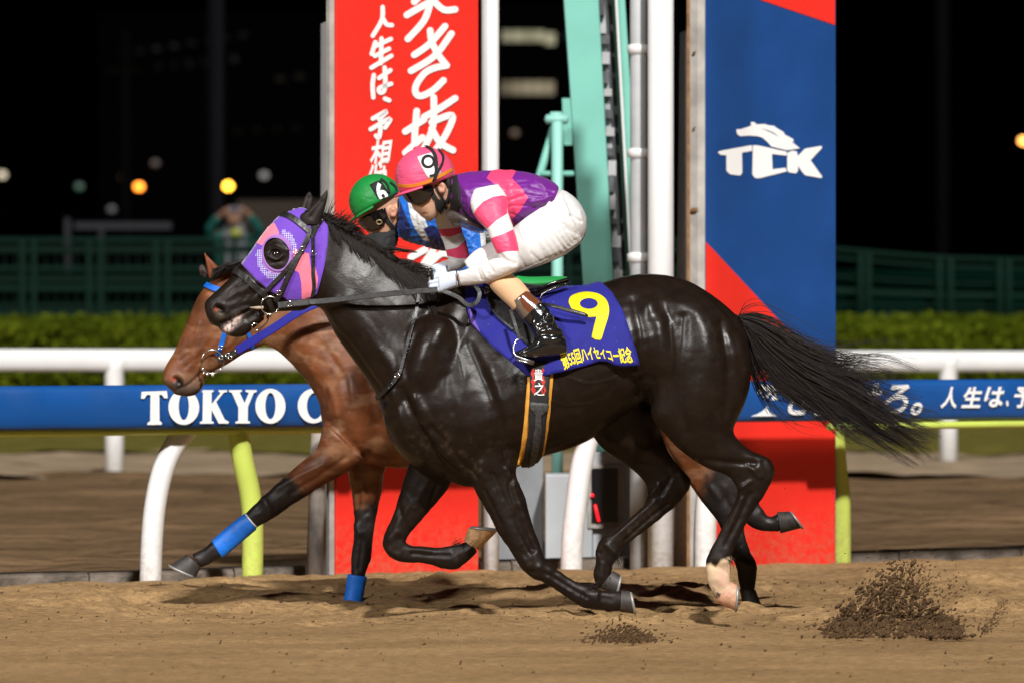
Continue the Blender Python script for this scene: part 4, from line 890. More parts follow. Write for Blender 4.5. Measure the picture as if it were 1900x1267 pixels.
def hoof(cA, cB, toe, heel, w1, w2, Y, mt, parent, shoe=True):
    "coronet points, then ground-edge points, pixels"
    Ls = [(*cA, *cB, w1, 0), (*[(a * .5 + b * .5) for a, b in zip(cA, toe)], *[(a * .5 + b * .5) for a, b in zip(cB, heel)], (w1 + w2) / 2 + .001, 0), (*toe, *heel, w2, 0)]
    v, f = loft(Ls, Y, 24, 3); o = mesh_obj('hoof', v, f, mt, parent); e = o.modifiers.new('e', 'EDGE_SPLIT'); e.split_angle = R(50)
    if shoe:
        A = P(*toe, Y); B = P(*heel, Y); c = (A + B) / 2; u = (A - B) / 2; ax = P(*cA, Y) + P(*cB, Y) - A - B; ax.normalize(); pts = []
        for k in range(19):
            th = R(-145 + 290 * k / 18); pts.append(c + u * math.cos(th) * 1.0 + Vector((0, 1, 0)) * w2 * math.sin(th) - ax * .004)
        v, f = tube(pts, .0065, 8); mesh_obj('horseshoe', v, f, M['shoe_metal'], o)
    return o
hoof((1326, 1116), (1355, 1078), (1364, 1132), (1367, 1084), .040, .056, HY - .17, M['hoof_pink'], horse)
hoof((1112, 1090), (1138, 1058), (1142, 1104), (1151, 1066), .038, .052, HY + .16, M['hoof_grey'], horse)
hoof((1150, 1134), (1153, 1094), (1177, 1138), (1168, 1096), .040, .054, HY - .17, M['hoof_grey'], horse)
hoof((888, 1020), (861, 1003), (924, 984), (868, 979), .038, .052, HY + .13, M['hoof_tan'], horse)

# hair: many thin tapered strands joined in one part
def hair(name, strands, parent, mt, r0=.0016, r1=.0004, kind='stuff'):
    V = []; Fc = []; n0 = 0
    for P3 in strands:
        k = len(P3); t = np.gradient(P3, axis=0); t /= np.linalg.norm(t, axis=1)[:, None] + 1e-9
        a = np.cross(t, np.array([0, 1.0, .2])); a /= np.linalg.norm(a, axis=1)[:, None] + 1e-9; b = np.cross(t, a)
        s = np.linspace(0, 1, k); rad = (r0 * (1 - s ** 2) + r1)[:, None]
        ring = np.stack([P3 + a * rad, P3 + (-.5 * a + .87 * b) * rad, P3 + (-.5 * a - .87 * b) * rad], 1).reshape(-1, 3); V.append(ring)
        i = np.arange(k - 1)[:, None] * 3 + n0
        for j in range(3): Fc.append(np.stack([i[:, 0] + j, i[:, 0] + (j + 1) % 3, i[:, 0] + 3 + (j + 1) % 3, i[:, 0] + 3 + j], 1))
        n0 += 3 * k
    V = np.concatenate(V); Fc = np.concatenate(Fc); m = bigmesh(name, V, Fc, mt, True, kind=kind); m.parent = parent; m.location = -parent.location; return m
def P3(a): a = np.asarray(a, float); Y = a[:, 2]; return np.stack([(a[:, 0] - 950) / F * Y, Y, CAMZ + (590 - a[:, 1]) / F * Y], 1)
guides = [[(1370, 586), (1420, 598), (1480, 632), (1545, 652), (1640, 650), (1715, 660)], [(1372, 589), (1422, 610), (1485, 650), (1550, 676), (1640, 690), (1700, 706)], [(1374, 592), (1425, 622), (1490, 664), (1565, 700), (1660, 764), (1745, 792)],
          [(1376, 596), (1424, 636), (1486, 684), (1560, 730), (1650, 792), (1722, 838)], [(1379, 600), (1418, 648), (1474, 702), (1538, 748), (1600, 796), (1694, 842)], [(1382, 608), (1408, 664), (1448, 712), (1505, 752), (1552, 786), (1596, 815)], [(1386, 622), (1393, 680), (1404, 718), (1424, 750), (1450, 770), (1480, 778)]]
G = np.array([catmull(q, 5) for q in guides]); st = []; KK = G.shape[1]; s0 = np.linspace(0, 1, KK)
def hair_clump(u, nst, Lf, spread, seedw):
    j = min(int(u), 5); w = u - j; g0 = G[j] * (1 - w) + G[j + 1] * w; ph, ph2 = rng.uniform(0, 6.3, 2); am = rng.normal(0, 1)
    L = max(8, int(KK * Lf)); g1 = g0[:L].copy(); s = s0[:L]; yc = rng.normal(0, .03)
    g1[:, 0] += 7 * s * np.sin(s * 8 + ph); g1[:, 1] += 12 * s * np.sin(s * 6.5 + ph) * .8 + 11 * s * am + 4 * np.sin(s * 17 + ph2) * s
    for q in range(nst):
        o = rng.normal(0, 1, 3); e = np.sin(np.pi * np.clip(s / s[-1], 0, 1) ** .8) * .9 + .35 * (s / s[-1]); k2 = L if rng.random() < .55 else max(7, int(L * rng.uniform(.55, 1)))
        x = g1[:, 0] + o[0] * spread * e * .5 + rng.normal(0, 2.2) * s; y = g1[:, 1] + o[1] * spread * e + 2.5 * s * np.sin(s * 11 + rng.uniform(0, 6)); Y = HY + yc * (.4 + 1.6 * s) + o[2] * .010
        st.append(P3(np.stack([x, y, Y], 1)[:k2]))
for i in range(145): hair_clump(np.clip(rng.normal(2.9, 1.15), .1, 4.9), int(rng.integers(10, 26)), min(1, rng.uniform(.6, 1.1)), rng.uniform(3.5, 11), i)
for i in range(34): hair_clump(rng.uniform(4.7, 6), int(rng.integers(4, 9)), rng.uniform(.5, 1), 4, i)
for i in range(26): hair_clump(rng.uniform(0, 1.2), int(rng.integers(3, 8)), rng.uniform(.6, 1), 3, i)
for i in range(220): hair_clump(rng.uniform(0, 6), 1, rng.uniform(.5, 1.1), 20, i)
hair('tail', st, horse, M['hair_black'], .0014, .0003)
dock = remesh([loft([(1352, 575, 1360, 620, .05, 0), (1380, 592, 1385, 640, .04, 0), (1410, 612, 1404, 650, .028, 0), (1440, 642, 1434, 664, .015, 0)], HY, 16)], .007, 6); setcol(dock, np.tile(np.array([.012, .01, .01]), (len(dock.vertices), 1))); from_mesh('tail_dock', dock, M['coat_black'], horse)
crest = catmull([(598, 402), (615, 408), (642, 428), (682, 453), (722, 477), (752, 493), (774, 504)], 12); st = []
for c_ in range(110):
    c0 = crest[rng.integers(0, len(crest))]; a0 = rng.normal(40, 7) if rng.random() > .12 else rng.normal(12, 14); ln0 = rng.uniform(45, 95) * (.65 + .5 * (c0[0] > 650)); ph = rng.uniform(0, 6.3); bend = rng.uniform(4, 22)
    for i in range(int(rng.integers(14, 30))):
        c = c0 + rng.normal(0, 3.0, 2) + np.array([rng.uniform(-9, 9), 0]) * 1.0; c[1] += .62 * (c[0] - c0[0]) * .9; s = np.linspace(0, 1, 11); ang = R(a0 + rng.normal(0, 3.0)); ln = ln0 * rng.uniform(.7, 1.05); cv = 1 - .55 * s
        tx = c0[0] + np.cos(R(a0)) * ln0 * s; ty = c0[1] + np.sin(R(a0)) * ln0 * s
        x = c[0] + np.cos(ang) * ln * s; y = c[1] + np.sin(ang) * ln * s
        x = x * (1 - .45 * s) + (tx) * .45 * s + 3 * s * np.sin(6 * s + ph); y = y * (1 - .45 * s) + ty * .45 * s - 5 * np.sin(np.pi * s) + bend * s ** 2 + 3 * s * np.sin(7 * s + ph); q = []
        near = rng.random() < .8
        for xx, yy in zip(x, y):
            l, n = BV.ray_cast(ORG, Vector(((xx - 950) / F, 1, (590 - yy) / F)).normalized())[:2]
            q.append((xx, yy, (l.y - rng.uniform(.004, .014) if (l is not None and abs(l.y - HY) < .5 and near) else HY - .01 + rng.normal(0, .01))))
        q = np.array(q); q[1:-1, 2] = (q[:-2, 2] + q[1:-1, 2] + q[2:, 2]) / 3; q = q[q[:, 0] < 812 - .25 * max(0, 1)]
        if len(q) > 4: st.append(P3(q))
for i in range(130):   # wild tufts at the poll
    c = np.array([rng.uniform(600, 650), 0]); c[1] = 405 + (c[0] - 600) * .5; s = np.linspace(0, 1, 9); ang = R(rng.normal(-28, 30)); ln = rng.uniform(15, 42)
    x = c[0] + np.cos(ang) * ln * s; y = c[1] + np.sin(ang) * ln * s - 7 * np.sin(2 * s + rng.uniform(0, 3)) * s; st.append(P3(np.stack([x, y, np.full(9, HY - .02 + rng.normal(0, .02))], 1)))
fe = []
for (fx, fy, yy, dx, dy) in ((1354, 1036, -.17, 9, 9), (1146, 1036, .16, 7, 12), (1100, 1088, -.17, 14, -4), (846, 1009, .13, 12, -7), (1150, 1110, -.17, 4, 3), (1330, 1100, -.17, 8, 10), (1128, 1074, .16, 9, 6), (875, 1012, .13, 8, -6)):
    for i in range(26):
        s = np.linspace(0, .6, 5); q = rng.normal(0, 1, 4); fe.append(P3(np.stack([fx + q[0] * 5 + (dx + q[1] * 3) * s, fy + q[2] * 5 + (dy + q[3] * 3) * s + 3 * s * s, np.full(5, HY + yy - .03 + q[1] * .012)], 1)))
hair('fetlock_hair', fe, horse, M['hair_black'], .0012, .0003)
hair('mane', st, horse, M['hair_black'], .0019, .0004)
st = []
for i in range(160):
    c0 = rng.uniform(0, 1); x0 = 565 + 30 * c0; s = np.linspace(0, 1, 7); st.append(P3(np.stack([x0 + 14 * s, 392 + 8 * c0 - 6 * np.sin(3 * s) + 10 * s, np.full(7, HY + rng.normal(0, .03))], 1)))
hair('poll_hair', st, horse, M['hair_black'], .0016, .0005)

# purple hood
hood_poly = [(449, 491), (461, 470), (474, 445), (488, 430), (507, 411), (531, 393), (550, 386), (566, 388), (572, 396), (584, 404), (597, 402), (607, 412), (609, 432), (607, 458), (602, 496), (594, 529), (588, 546), (574, 554), (559, 559), (536, 558), (521, 549), (502, 541), (476, 520)]
eyehole = [(514 + 25 * math.cos(t) * math.cos(-.2) - 31 * math.sin(t) * math.sin(-.2) , 472 + 25 * math.cos(t) * math.sin(-.2) + 31 * math.sin(t) * math.cos(-.2)) for t in np.linspace(0, 2 * math.pi, 28, endpoint=False)]
def fabric_mesh(name, c, **k):
    m = mat(name, c, .75, sheen=.4, **k); n, l, b = nodes(m); return m
M['hood'] = fabric_mesh('hood', (.15, .045, .50), bump=[(12, .006), (60, .0008)], noise=(400, .18, 2))
hood = empty('racing_hood', (P(530, 470, HY).x, HY, P(530, 470, HY).z), 'purple and pink mesh racing hood with eye holes on the black horse', 'hood')
ho = patch('hood_fabric', hood_poly, BV, M['hood'], hood, .007, .004, [eyehole], 4, HY, HY)
p = topx(coords(ho.data) + np.array(ho.location) + np.array(hood.location))
setval(ho.data, np.maximum.reduce([sdpoly(p, [(470, 447), (488, 426), (509, 413), (519, 435), (504, 440), (498, 444), (487, 457)]), sdpoly(p, [(545, 460), (550, 463), (559, 469), (573, 470), (578, 506), (580, 544), (571, 558), (560, 560), (559, 525), (555, 506), (544, 501)]), sdpoly(p, [(584, 489), (590, 517), (587, 545), (583, 530)])]), 'pink')
e = np.hypot((p[:, 0] - 514) / 25, (p[:, 1] - 472) / 31); setval(ho.data, (1.19 - e) * 28, 'ring')
ang = np.degrees(np.arctan2(p[:, 1] - 472, p[:, 0] - 514)); z1 = (ang > -80) & (ang < -2); z2 = (ang > 45) | (ang < -165)
setval(ho.data, np.where((z1 | z2) & (e > 1.2) & (e < 1.55), 1.0, -1.0), 'dotzone')
layered(M['hood'], [('pink', (.90, .20, .30), .6), ('ring', (.36, .17, .52), .6)])
n, l, b = nodes(M['hood']); tc = n.new('ShaderNodeTexCoord'); mpd = n.new('ShaderNodeMapping'); mpd.inputs['Scale'].default_value = (1, .001, 1); l.new(tc.outputs['Object'], mpd.inputs[0]); vo = n.new('ShaderNodeTexVoronoi'); vo.inputs['Scale'].default_value = 118; vo.inputs['Randomness'].default_value = 0; l.new(mpd.outputs[0], vo.inputs[0])
lt = n.new('ShaderNodeMath'); lt.operation = 'LESS_THAN'; lt.inputs[1].default_value = .36; l.new(vo.outputs['Distance'], lt.inputs[0]); at = n.new('ShaderNodeAttribute'); at.attribute_name = 'dotzone'
g = n.new('ShaderNodeMath'); g.operation = 'GREATER_THAN'; g.inputs[1].default_value = 0; l.new(at.outputs['Fac'], g.inputs[0]); mu = n.new('ShaderNodeMath'); mu.operation = 'MULTIPLY'; l.new(lt.outputs[0], mu.inputs[0]); l.new(g.outputs[0], mu.inputs[1])
mx = n.new('ShaderNodeMix'); mx.data_type = 'RGBA'; l.new(mu.outputs[0], mx.inputs[0]); l.new(b.inputs['Base Color'].links[0].from_socket, mx.inputs[6]); mx.inputs[7].default_value = (.65, .68, .75, 1); l.new(mx.outputs[2], b.inputs['Base Color'])
v, f = ribbon(*zip(*[(lambda ln: (ln[0] + ln[1] * .009, ln[1]))(hit(BV, x, y, HY)) for x, y in eyehole + eyehole[:1]]), .010, .004); mesh_obj('binding', v, f, mat('binding', (.33, .15, .50), .7), hood)

# bridle and rein
br = empty('bridle', (P(510, 500, HY).x, HY, P(510, 500, HY).z), 'black leather bridle with ring bit and long rein on the black horse', 'bridle')
LB = M['leather_black']
def S1(name, line, w, **k): return strap(name, line, w, BV, LB, br, k.pop('off', .014), .005, HY, **k)
S1('browband', [(513, 402), (522, 400), (540, 405), (560, 419), (576, 434)], .028, mirror=HY)
S1('headpiece', [(600, 398), (593, 408), (584, 422), (574, 440)], .034, mirror=HY)
S1('cheekpiece', [(572, 436), (561, 462), (541, 490), (515, 520), (490, 545)], .019, off=.018)
S1('cheekpiece', [(571, 442), (552, 478), (536, 512), (524, 538), (512, 556)], .022, off=.024)
S1('throat_lash', [(578, 442), (579, 472), (580, 506), (582, 530), (580, 548)], .017)
S1('noseband', [(436, 503), (450, 511), (465, 524), (480, 537), (490, 545)], .030, off=.010, mirror=HY)
S1('noseband', [(489, 544), (496, 552), (502, 563), (508, 577)], .026, off=.011)
S1('bit_strap', [(497, 578), (493, 585), (490, 594), (480, 602), (473, 607)], .013, off=.02)
RX = HY - .085
v, f = torus(P(501, 567, RX), .041, .0036, Vector((.1, -1, 0))); mesh_obj('bit_ring', v, f, M['chrome'], br)
v, f = torus(P(474, 607, RX + .03), .017, .0028, Vector((.3, -1, 0))); mesh_obj('small_ring', v, f, M['chrome'], br)
v, f = tube([P(488, 571, RX - .002), P(476, 571.5, RX + .01), P(464, 571, RX + .035)], [.008, .007, .003], 12); mesh_obj('mouthpiece', v, f, mat('bit_rubber', (.45, .36, .28), .5), br)
for (x, y, r_) in ((560, 463, .011), (578, 470, .011), (519, 541, .013), (548, 470, .010), (491, 590, .010)):
    l, n = hit(BV, x, y, HY); v, f = torus(l + n * .030, r_, .0022, n, .8, 16); mesh_obj('buckle', v, f, M['chrome'], br)
freestrap('rein', [(516, 567, RX - .004), (535, 564, RX - .012), (560, 561, RX - .03), (600, 559, RX - .055), (680, 550, RX - .085), (760, 542, RX - .1), (812, 538, RX - .085)], .026, LB, br, .006)
freestrap('rein_lap', [(517, 567, RX - .010), (545, 563.5, RX - .026), (573, 561, RX - .044)], .030, LB, br, .008)
v, f = torus(P(537, 564, RX - .030), .014, .0022, Vector((0, -1, 0)), .9, 16); mesh_obj('buckle', v, f, M['chrome'], br)
freestrap('rein_end', [(822, 540, HY - .22), (850, 552, HY - .24), (868, 566, HY - .25), (884, 562, HY - .25), (890, 545, HY - .24), (882, 530, HY - .22)], .020, LB, br, .006)
strap('breast_strap', [(777, 546), (770, 590), (760, 628), (751, 662), (742, 694)], .016, BV, LB, br, .010, .004, HY)
strap('breast_strap', [(743, 690), (735, 706), (722, 722), (703, 737)], .021, BV, LB, br, .014, .005, HY)
l, n = hit(BV, 740, 697, HY); v, f = torus(l + n * .02, .013, .0024, n, .8, 16); mesh_obj('buckle', v, f, M['chrome'], br)
for i in range(13):
    t = i / 12; x = 764 + (726 - 764) * t ** 1.6; y = 622 + 98 * t; l, n = hit(BV, x, y, HY)
    if i in (10,): continue
    v, f = ellipsoid(l + n * .0155, [Vector((.0025, 0, 0)), Vector((0, .002, 0)), Vector((0, 0, .0025))], 4); mesh_obj('stud', v, f, M['steel'], br)

# saddle cloth
cl = empty('saddle_cloth', (P(1030, 600, HY).x, HY, P(1030, 600, HY).z), 'dark blue saddle cloth with a big yellow 9 and Japanese race title', 'saddle cloth')
cl_poly = [(862, 541), (866, 575), (873, 600), (893, 622), (920, 650), (946, 670), (966, 687), (981, 699), (1000, 698), (1019, 696), (1057, 686), (1095, 676), (1112, 670), (1126, 670), (1139, 676), (1183, 678), (1178, 650), (1170, 620), (1155, 577), (1137, 546), (1117, 529), (1100, 524), (1085, 525), (1040, 531), (985, 531), (920, 524), (880, 524)]
def wave(x, y): return .010 * max(0, (y - 600) / 90) * (1 + math.sin(x * .055 + 1.0)) + .003 * math.sin(x * .09 + y * .05)
co_ = patch('cloth', cl_poly, BV, M['cloth_blue'], cl, .012, .005, (), 7, HY, HY, wave)
CB = BVHTree.FromPolygons([(v.co + co_.location + cl.location)[:] for v in co_.data.vertices], [p_.vertices[:] for p_ in co_.data.polygons])
lil = patch('pale_patch', [(864, 575), (872, 572), (884, 600), (892, 618), (876, 601), (868, 586)], CB, mat('cloth_lilac', (.13, .07, .36), .75), cl, .0015, .001, (), 5, HY)
B3 = lambda pts: scaled(pts, .3158, 820, 480)
nine = catmull([(745, 250), (757, 225), (800, 205), (860, 198), (925, 212), (968, 248), (983, 300), (976, 350), (960, 400), (939, 470)], 3)[:, :2].tolist() + [(930, 480), (900, 476), (879, 462), (893, 400), (908, 343)] + catmull([(900, 343), (860, 345), (805, 330), (765, 300), (745, 262)], 3)[:, :2].tolist()
patch('number_nine', B3(nine), CB, M['yellow_print'], cl, .003, .0015, [B3(ell(863, 267, 53, 32, 20))], 5, HY)
V, fs = text2d('第55回ハイセイコー記念', .025)
if len(V):
    xt = lambda u: 1038 + 131 * u; xb = lambda u: 1047 + 128 * u
    yt = np.interp(V[:, 0], [0, .12, .3, .45, .6, .75, 1], [660, 650, 643, 641, 646, 647, 642]); yb = np.interp(V[:, 0], [0, .12, .3, .45, .6, .75, 1], [687, 679, 672, 667, 666, 673, 674])
    X = xt(V[:, 0]) * (1 - V[:, 1]) + xb(V[:, 0]) * V[:, 1]; Yp = yt * (1 - V[:, 1]) + yb * V[:, 1]; vs = []
    for x, y in zip(X, Yp): l, n = hit(CB, x, y, HY); vs.append(l + n * .0035)
    mesh_obj('lettering', vs, fs, M['yellow_print'], cl, False)
# girth
sa = empty('saddle', (P(960, 560, HY).x, HY, P(960, 560, HY).z), 'small black racing saddle with girth, stirrup and yellow-edged band', 'saddle')
patch('girth_band', [(979, 699), (976, 740), (971, 790), (966, 830), (959, 861), (972, 862), (998, 857), (1009, 838), (1017, 795), (1023, 740), (1027, 694), (1010, 690)], BV, M['yellow_edge'], sa, .008, .006, (), 6, HY, HY)
patch('girth_web', [(984, 672), (984, 720), (980, 790), (972, 835), (965, 860), (975, 861), (992, 857), (1003, 840), (1012, 795), (1018, 740), (1021, 700), (1021, 672)], BV, M['black_web'], sa, .020, .006, (), 6, HY)
patch('girth_strap', [(983, 745), (983, 755), (992, 768), (991, 790), (984, 830), (976, 860), (986, 860), (996, 832), (1003, 790), (1004, 770), (1016, 758), (1018, 746)], BV, M['girth_grey'], sa, .025, .004, (), 6, HY)
l, n = hit(BV, 980, 854, HY); mb = MB(); mb.box((l.x - .026, l.y - .034, l.z - .006), (l.x + .02, l.y - .028, l.z - .001)); mb.obj('buckle', M['chrome'], sa)
red = mat('red_print', (.50, .02, .015), .6)
for i in range(3):
    for j in range(2):
        x = 991 + j * 17; y = 693 + i * 15; V3 = []
        for dx, dy in ((0, -9), (5.5, 0), (0, 9), (-5.5, 0)): l, n = hit(BV, x + dx, y + dy, HY); V3.append(l + n * .0218)
        mesh_obj('diamond', V3, [(0, 1, 2, 3)], red, sa, False)
for ch, x0, y0 in (('貴', 992, 686), ('之', 993, 711)):
    V, fs = text2d(ch, .01); vs = []
    for u, w in V: l, n = hit(BV, x0 + u * 16, y0 + w * 21, HY); vs.append(l + n * .0235)
    if len(V): mesh_obj('lettering', vs, fs, M['letter_white'], sa, False)
# saddle seat, flap, leather, iron
patch('flap', [(901, 540), (905, 560), (918, 582), (935, 600), (955, 618), (975, 638), (990, 645), (998, 640), (996, 622), (984, 595), (968, 566), (950, 545), (930, 532), (910, 530)], CB, LB, sa, .008, .006, (), 6, HY)
strap('flap_edge', [(902, 540), (906, 562), (918, 582), (936, 600), (952, 614)], .009, CB, M['girth_grey'], sa, .016, .006, HY)
m = remesh([loft([(896, 527, 900, 548, .03, 0), (920, 520, 924, 545, .08, 0), (955, 522, 960, 548, .11, 0), (990, 528, 994, 550, .13, 0), (1015, 530, 1015, 546, .10, 0)], HY, 18)], .007, 6); from_mesh('seat', m, LB, sa)
v, f = ribbon([P(983, 545, HY - .10), P(1000, 541, HY - .13), P(1020, 533, HY - .14), P(1042, 525, HY - .13), P(1055, 520, HY - .10)], [Vector((0, -1, .3))] * 5, [.05, .030, .022, .018, .022], .008); mesh_obj('cantle', v, f, M['patent_black'], sa)
v, f = tube([P(x, y, HY - d) for x, y, d in ((982, 538, .15), (1005, 533, .155), (1030, 524, .15), (1052, 518, .13), (1058, 522, .11), (1045, 530, .13), (1022, 538, .155), (1005, 546, .16), (1003, 560, .18))], .006, 8); mesh_obj('cantle_rim', v, f, M['patent_black'], sa)
v, f = tube([P(x, y, HY - d) for x, y, d in ((901, 545, .15), (899, 538, .14), (902, 533, .12), (907, 537, .14), (905, 544, .15))], .005, 8); mesh_obj('pommel_ring', v, f, M['steel'], sa)
freestrap('stirrup_leather', [(947, 575, HY - .31), (955, 600, HY - .345), (963, 626, HY - .36)], .016, LB, sa, .004)
ir = [P(x, y, HY - d) for x, y, d in ((982, 643, .33), (974, 633, .345), (965, 627, .36), (957, 632, .37), (953, 643, .38), (953, 654, .385), (957, 660, .39), (972, 666, .40), (991, 671, .40))]
v, f = tube(ir, [.004, .005, .006, .005, .005, .005, .006, .007, .006], 10); mesh_obj('stirrup_iron', v, f, M['steel'], sa)
v, f = ribbon([P(957, 661, HY - .36), P(975, 666, HY - .36), P(991, 670, HY - .36)], [Vector((0, -.3, 1))] * 3, .09, .008); mesh_obj('tread', v, f, M['steel'], sa)

# ------------------------------------------------------------------ people
def person(name, Y, label, lofts_skin, voxel, loc, skinmod=None, it=5):
    root = empty(name, loc, label, 'person')
    m = remesh(lofts_skin, voxel, it); return root, m
SK = np.array([.58, .34, .23])
# ---- jockey in pink
JY = 26.4
jk = empty('person', (P(960, 600, JY).x, JY, P(960, 500, JY).z), 'jockey in pink cap and purple silks with pink chevron crouching over the black horse', 'person')
Fd = Vector((-.957, 0, -.29)).normalized(); Ud = Vector((-.29, 0, .957)).normalized(); Sd = Vector((0, 1, 0))
head = [(744, 345, 838, 332, .070, 0), (752, 361, 836, 345, .073, 0), (761, 376, 834, 362, .070, 0), (769, 389, 828, 375, .062, 0), (779, 399, 822, 386, .052, 0), (790, 408, 814, 397, .038, 0), (798, 412, 808, 405, .020, 0)]
nose = [(760, 366, 768, 362, .008, 0), (763, 378, 776, 374, .012, 0), (766, 388, 780, 384, .017, 0), (771, 392, 782, 389, .013, 0)]
neck = [(812, 352, 842, 338, .052, 0), (822, 378, 848, 345, .055, 0), (842, 392, 868, 335, .06, 0)]
torsoS = [(842, 332, 840, 388, .10, 0), (866, 326, 858, 404, .15, 0), (895, 324, 885, 418, .18, 0), (930, 322, 920, 425, .17, 0), (965, 326, 955, 420, .155, 0), (1000, 340, 990, 402, .13, 0), (1040, 368, 1020, 425, .12, 0), (1065, 385, 1058, 440, .12, 0)]
def arm_near(g=0): return [(882, 350, 922, 344, .045, -.16), (882, 378, 932, 368, .05, -.20), (892, 405, 934, 394, .046, -.23), (908, 428, 946, 420, .04, -.26), (920, 452, 954, 448, .038, -.285), (932, 476, 958, 482, .036, -.295), (915, 486, 928, 510, .034, -.28), (890, 498, 900, 520, .032, -.25), (866, 503, 872, 525, .028, -.21), (846, 508, 850, 528, .024, -.175), (830, 511, 833, 530, .026, -.165)]
lips = [(778, 397, 784, 394, .014, 0), (781, 403, 788, 400, .013, 0)]
skin_parts = [loft(head, JY, 20), loft(nose, JY, 12), loft(neck, JY, 16), loft(torsoS, JY, 20), loft(arm_near(), JY, 14), loft(lips, JY, 10),
              loft([(820, 350, 850, 350, .04, .16), (818, 400, 848, 398, .042, .18), (822, 430, 855, 430, .038, .19), (834, 470, 862, 470, .035, .2), (826, 488, 846, 500, .03, .19), (806, 500, 816, 516, .025, .16)], JY, 14),
              loft([(1040, 385, 1060, 435, .05, -.08), (992, 408, 1030, 470, .07, -.11), (955, 436, 990, 488, .06, -.135), (918, 458, 950, 500, .05, -.15), (886, 478, 912, 512, .044, -.16), (892, 505, 912, 496, .044, -.18), (908, 520, 930, 502, .034, -.215), (936, 548, 957, 532, .032, -.25), (970, 586, 990, 568, .030, -.28), (1000, 632, 1030, 612, .030, -.33)], JY, 16),
              loft([(1040, 380, 1066, 440, .07, .09), (992, 408, 1030, 470, .07, .14), (955, 436, 990, 488, .065, .19), (918, 458, 950, 500, .055, .23), (886, 482, 912, 514, .048, .25), (905, 522, 932, 496, .04, .265), (935, 552, 960, 532, .038, .28), (965, 590, 995, 565, .034, .30), (1000, 632, 1030, 612, .030, .33)], JY, 16)]
v, f = ellipsoid(P(820, 349, JY - .068), [Vector((.018, 0, -.006)), Vector((0, .014, 0)), Vector((.004, 0, .028))], 10); skin_parts.append((v, f))
jm = remesh(skin_parts, .0055, 4)
sculpt(jm, [([(819, 341), (825, 346), (823, 356)], 2.5, .005), ([(819, 349)], 3, -.008), ([(792, 385), (800, 395)], 9, .003), ([(786, 398), (792, 397)], 2, -.004), ([(795, 400), (800, 408)], 6, .003), ([(772, 388)], 2, -.003)])
p = topx(coords(jm)); c = np.tile(SK, (len(p), 1)); c = mixc(c, np.exp(-(segdist(p, [(781, 398), (789, 398)]) / 3) ** 2)[:, None] * .7, (.50, .17, .13)); c = mixc(c, np.exp(-(segdist(p, [(820, 350)]) / 9) ** 2)[:, None] * .5, (.60, .22, .16))
c = mixc(c, (np.exp(-(segdist(p, [(790, 405), (805, 400)]) / 9) ** 2)[:, None] * np.clip(fbm(p[:, 0] / 3, p[:, 1] / 3, 8, 3) + .4, 0, 1)[:, None]), (.30, .20, .14)); setcol(jm, c)
from_mesh('body', jm, M['skin'], jk)
hairm = remesh([loft([(815, 338, 843, 328, .070, 0), (826, 352, 843, 342, .066, 0), (834, 366, 846, 358, .05, 0)], JY, 18)], .006, 4); from_mesh('hair', hairm, mat('hair_dark', (.015, .012, .010), .6, bump=(120, .003)), jk)
# clothes
def wrinkles(m, amt=.004, sc=16, seed=3, ax=1.0):
    co = coords(m); no = normals(m); p = topx(co); w = fbm(p[:, 0] / sc, p[:, 1] / (sc * ax) + co[:, 1] * 6, seed, 3); w = -np.abs(w) * 2 + .4
    m.vertices.foreach_set('co', (co + no * (w * amt)[:, None]).ravel()); m.update()
torso = [(838, 330, 836, 388, .10, 0), (850, 323, 845, 400, .145, 0), (872, 319, 864, 414, .185, 0), (900, 317, 890, 425, .20, 0), (925, 315, 915, 431, .195, 0), (960, 317, 953, 428, .18, 0), (1000, 326, 985, 415, .165, 0), (1026, 338, 1010, 402, .158, 0), (1038, 349, 1020, 392, .15, 0)]
tm = remesh([loft(torso, JY, 32)], .0055, 8); sculpt(tm, [([(850, 330), (870, 370), (876, 410)], 5, .004), ([(945, 340), (955, 380), (945, 420)], 7, -.006), ([(1000, 335), (1015, 360), (1008, 395)], 5, .006), ([(980, 380), (1010, 385)], 4, -.006), ([(960, 400), (1000, 372)], 5, .005), ([(985, 345), (1024, 355)], 4, -.005), ([(870, 335), (900, 330)], 5, -.004),
    ([(946, 372), (975, 362), (1005, 366)], 2.6, -.006), ([(946, 384), (972, 382), (1012, 392)], 2.6, -.006), ([(950, 398), (968, 405), (975, 420)], 2.6, -.005), ([(942, 350), (958, 338), (985, 336)], 3, -.005), ([(990, 332), (1010, 350), (1030, 356)], 2.4, .006), ([(985, 376), (1005, 372), (1026, 364)], 2.4, .005), ([(996, 398), (1010, 388), (1022, 372)], 2.4, -.005), ([(860, 345), (868, 365), (872, 392)], 3, .006), ([(852, 350), (858, 378)], 2.6, -.006), ([(884, 322), (894, 334)], 3, -.005), ([(905, 322), (915, 334)], 3, .004)]); wrinkles(tm, .0035, 26, 4, .5)
M['silks'] = mat('silks', (.15, .010, .24), .45, sheen=.1, spec=.45, bump=[(9, .006, (1, 1, 2.2), (0, -.5, 0)), (300, .0002)])
p = topx(coords(tm)); setval(tm, sdpoly(p, [(911, 318), (926, 300), (960, 300), (958, 317), (950, 331), (966, 348), (980, 367), (972, 380), (965, 392), (950, 408), (960, 425), (952, 440), (942, 430), (932, 410), (938, 396), (942, 375), (930, 352), (915, 340), (903, 331)]), 'pink')
layered(M['silks'], [('pink', (.86, .055, .17), .5)]); from_mesh('silk_jacket', tm, M['silks'], jk)
col_ = [(836, 328), (848, 330), (852, 350), (842, 372), (838, 392), (834, 384), (836, 360)]
def sleeve(name, st, seed):
    m = remesh([loft(st, JY, 22)], .005, 5); wrinkles(m, .0012, 14, seed, .5); return m
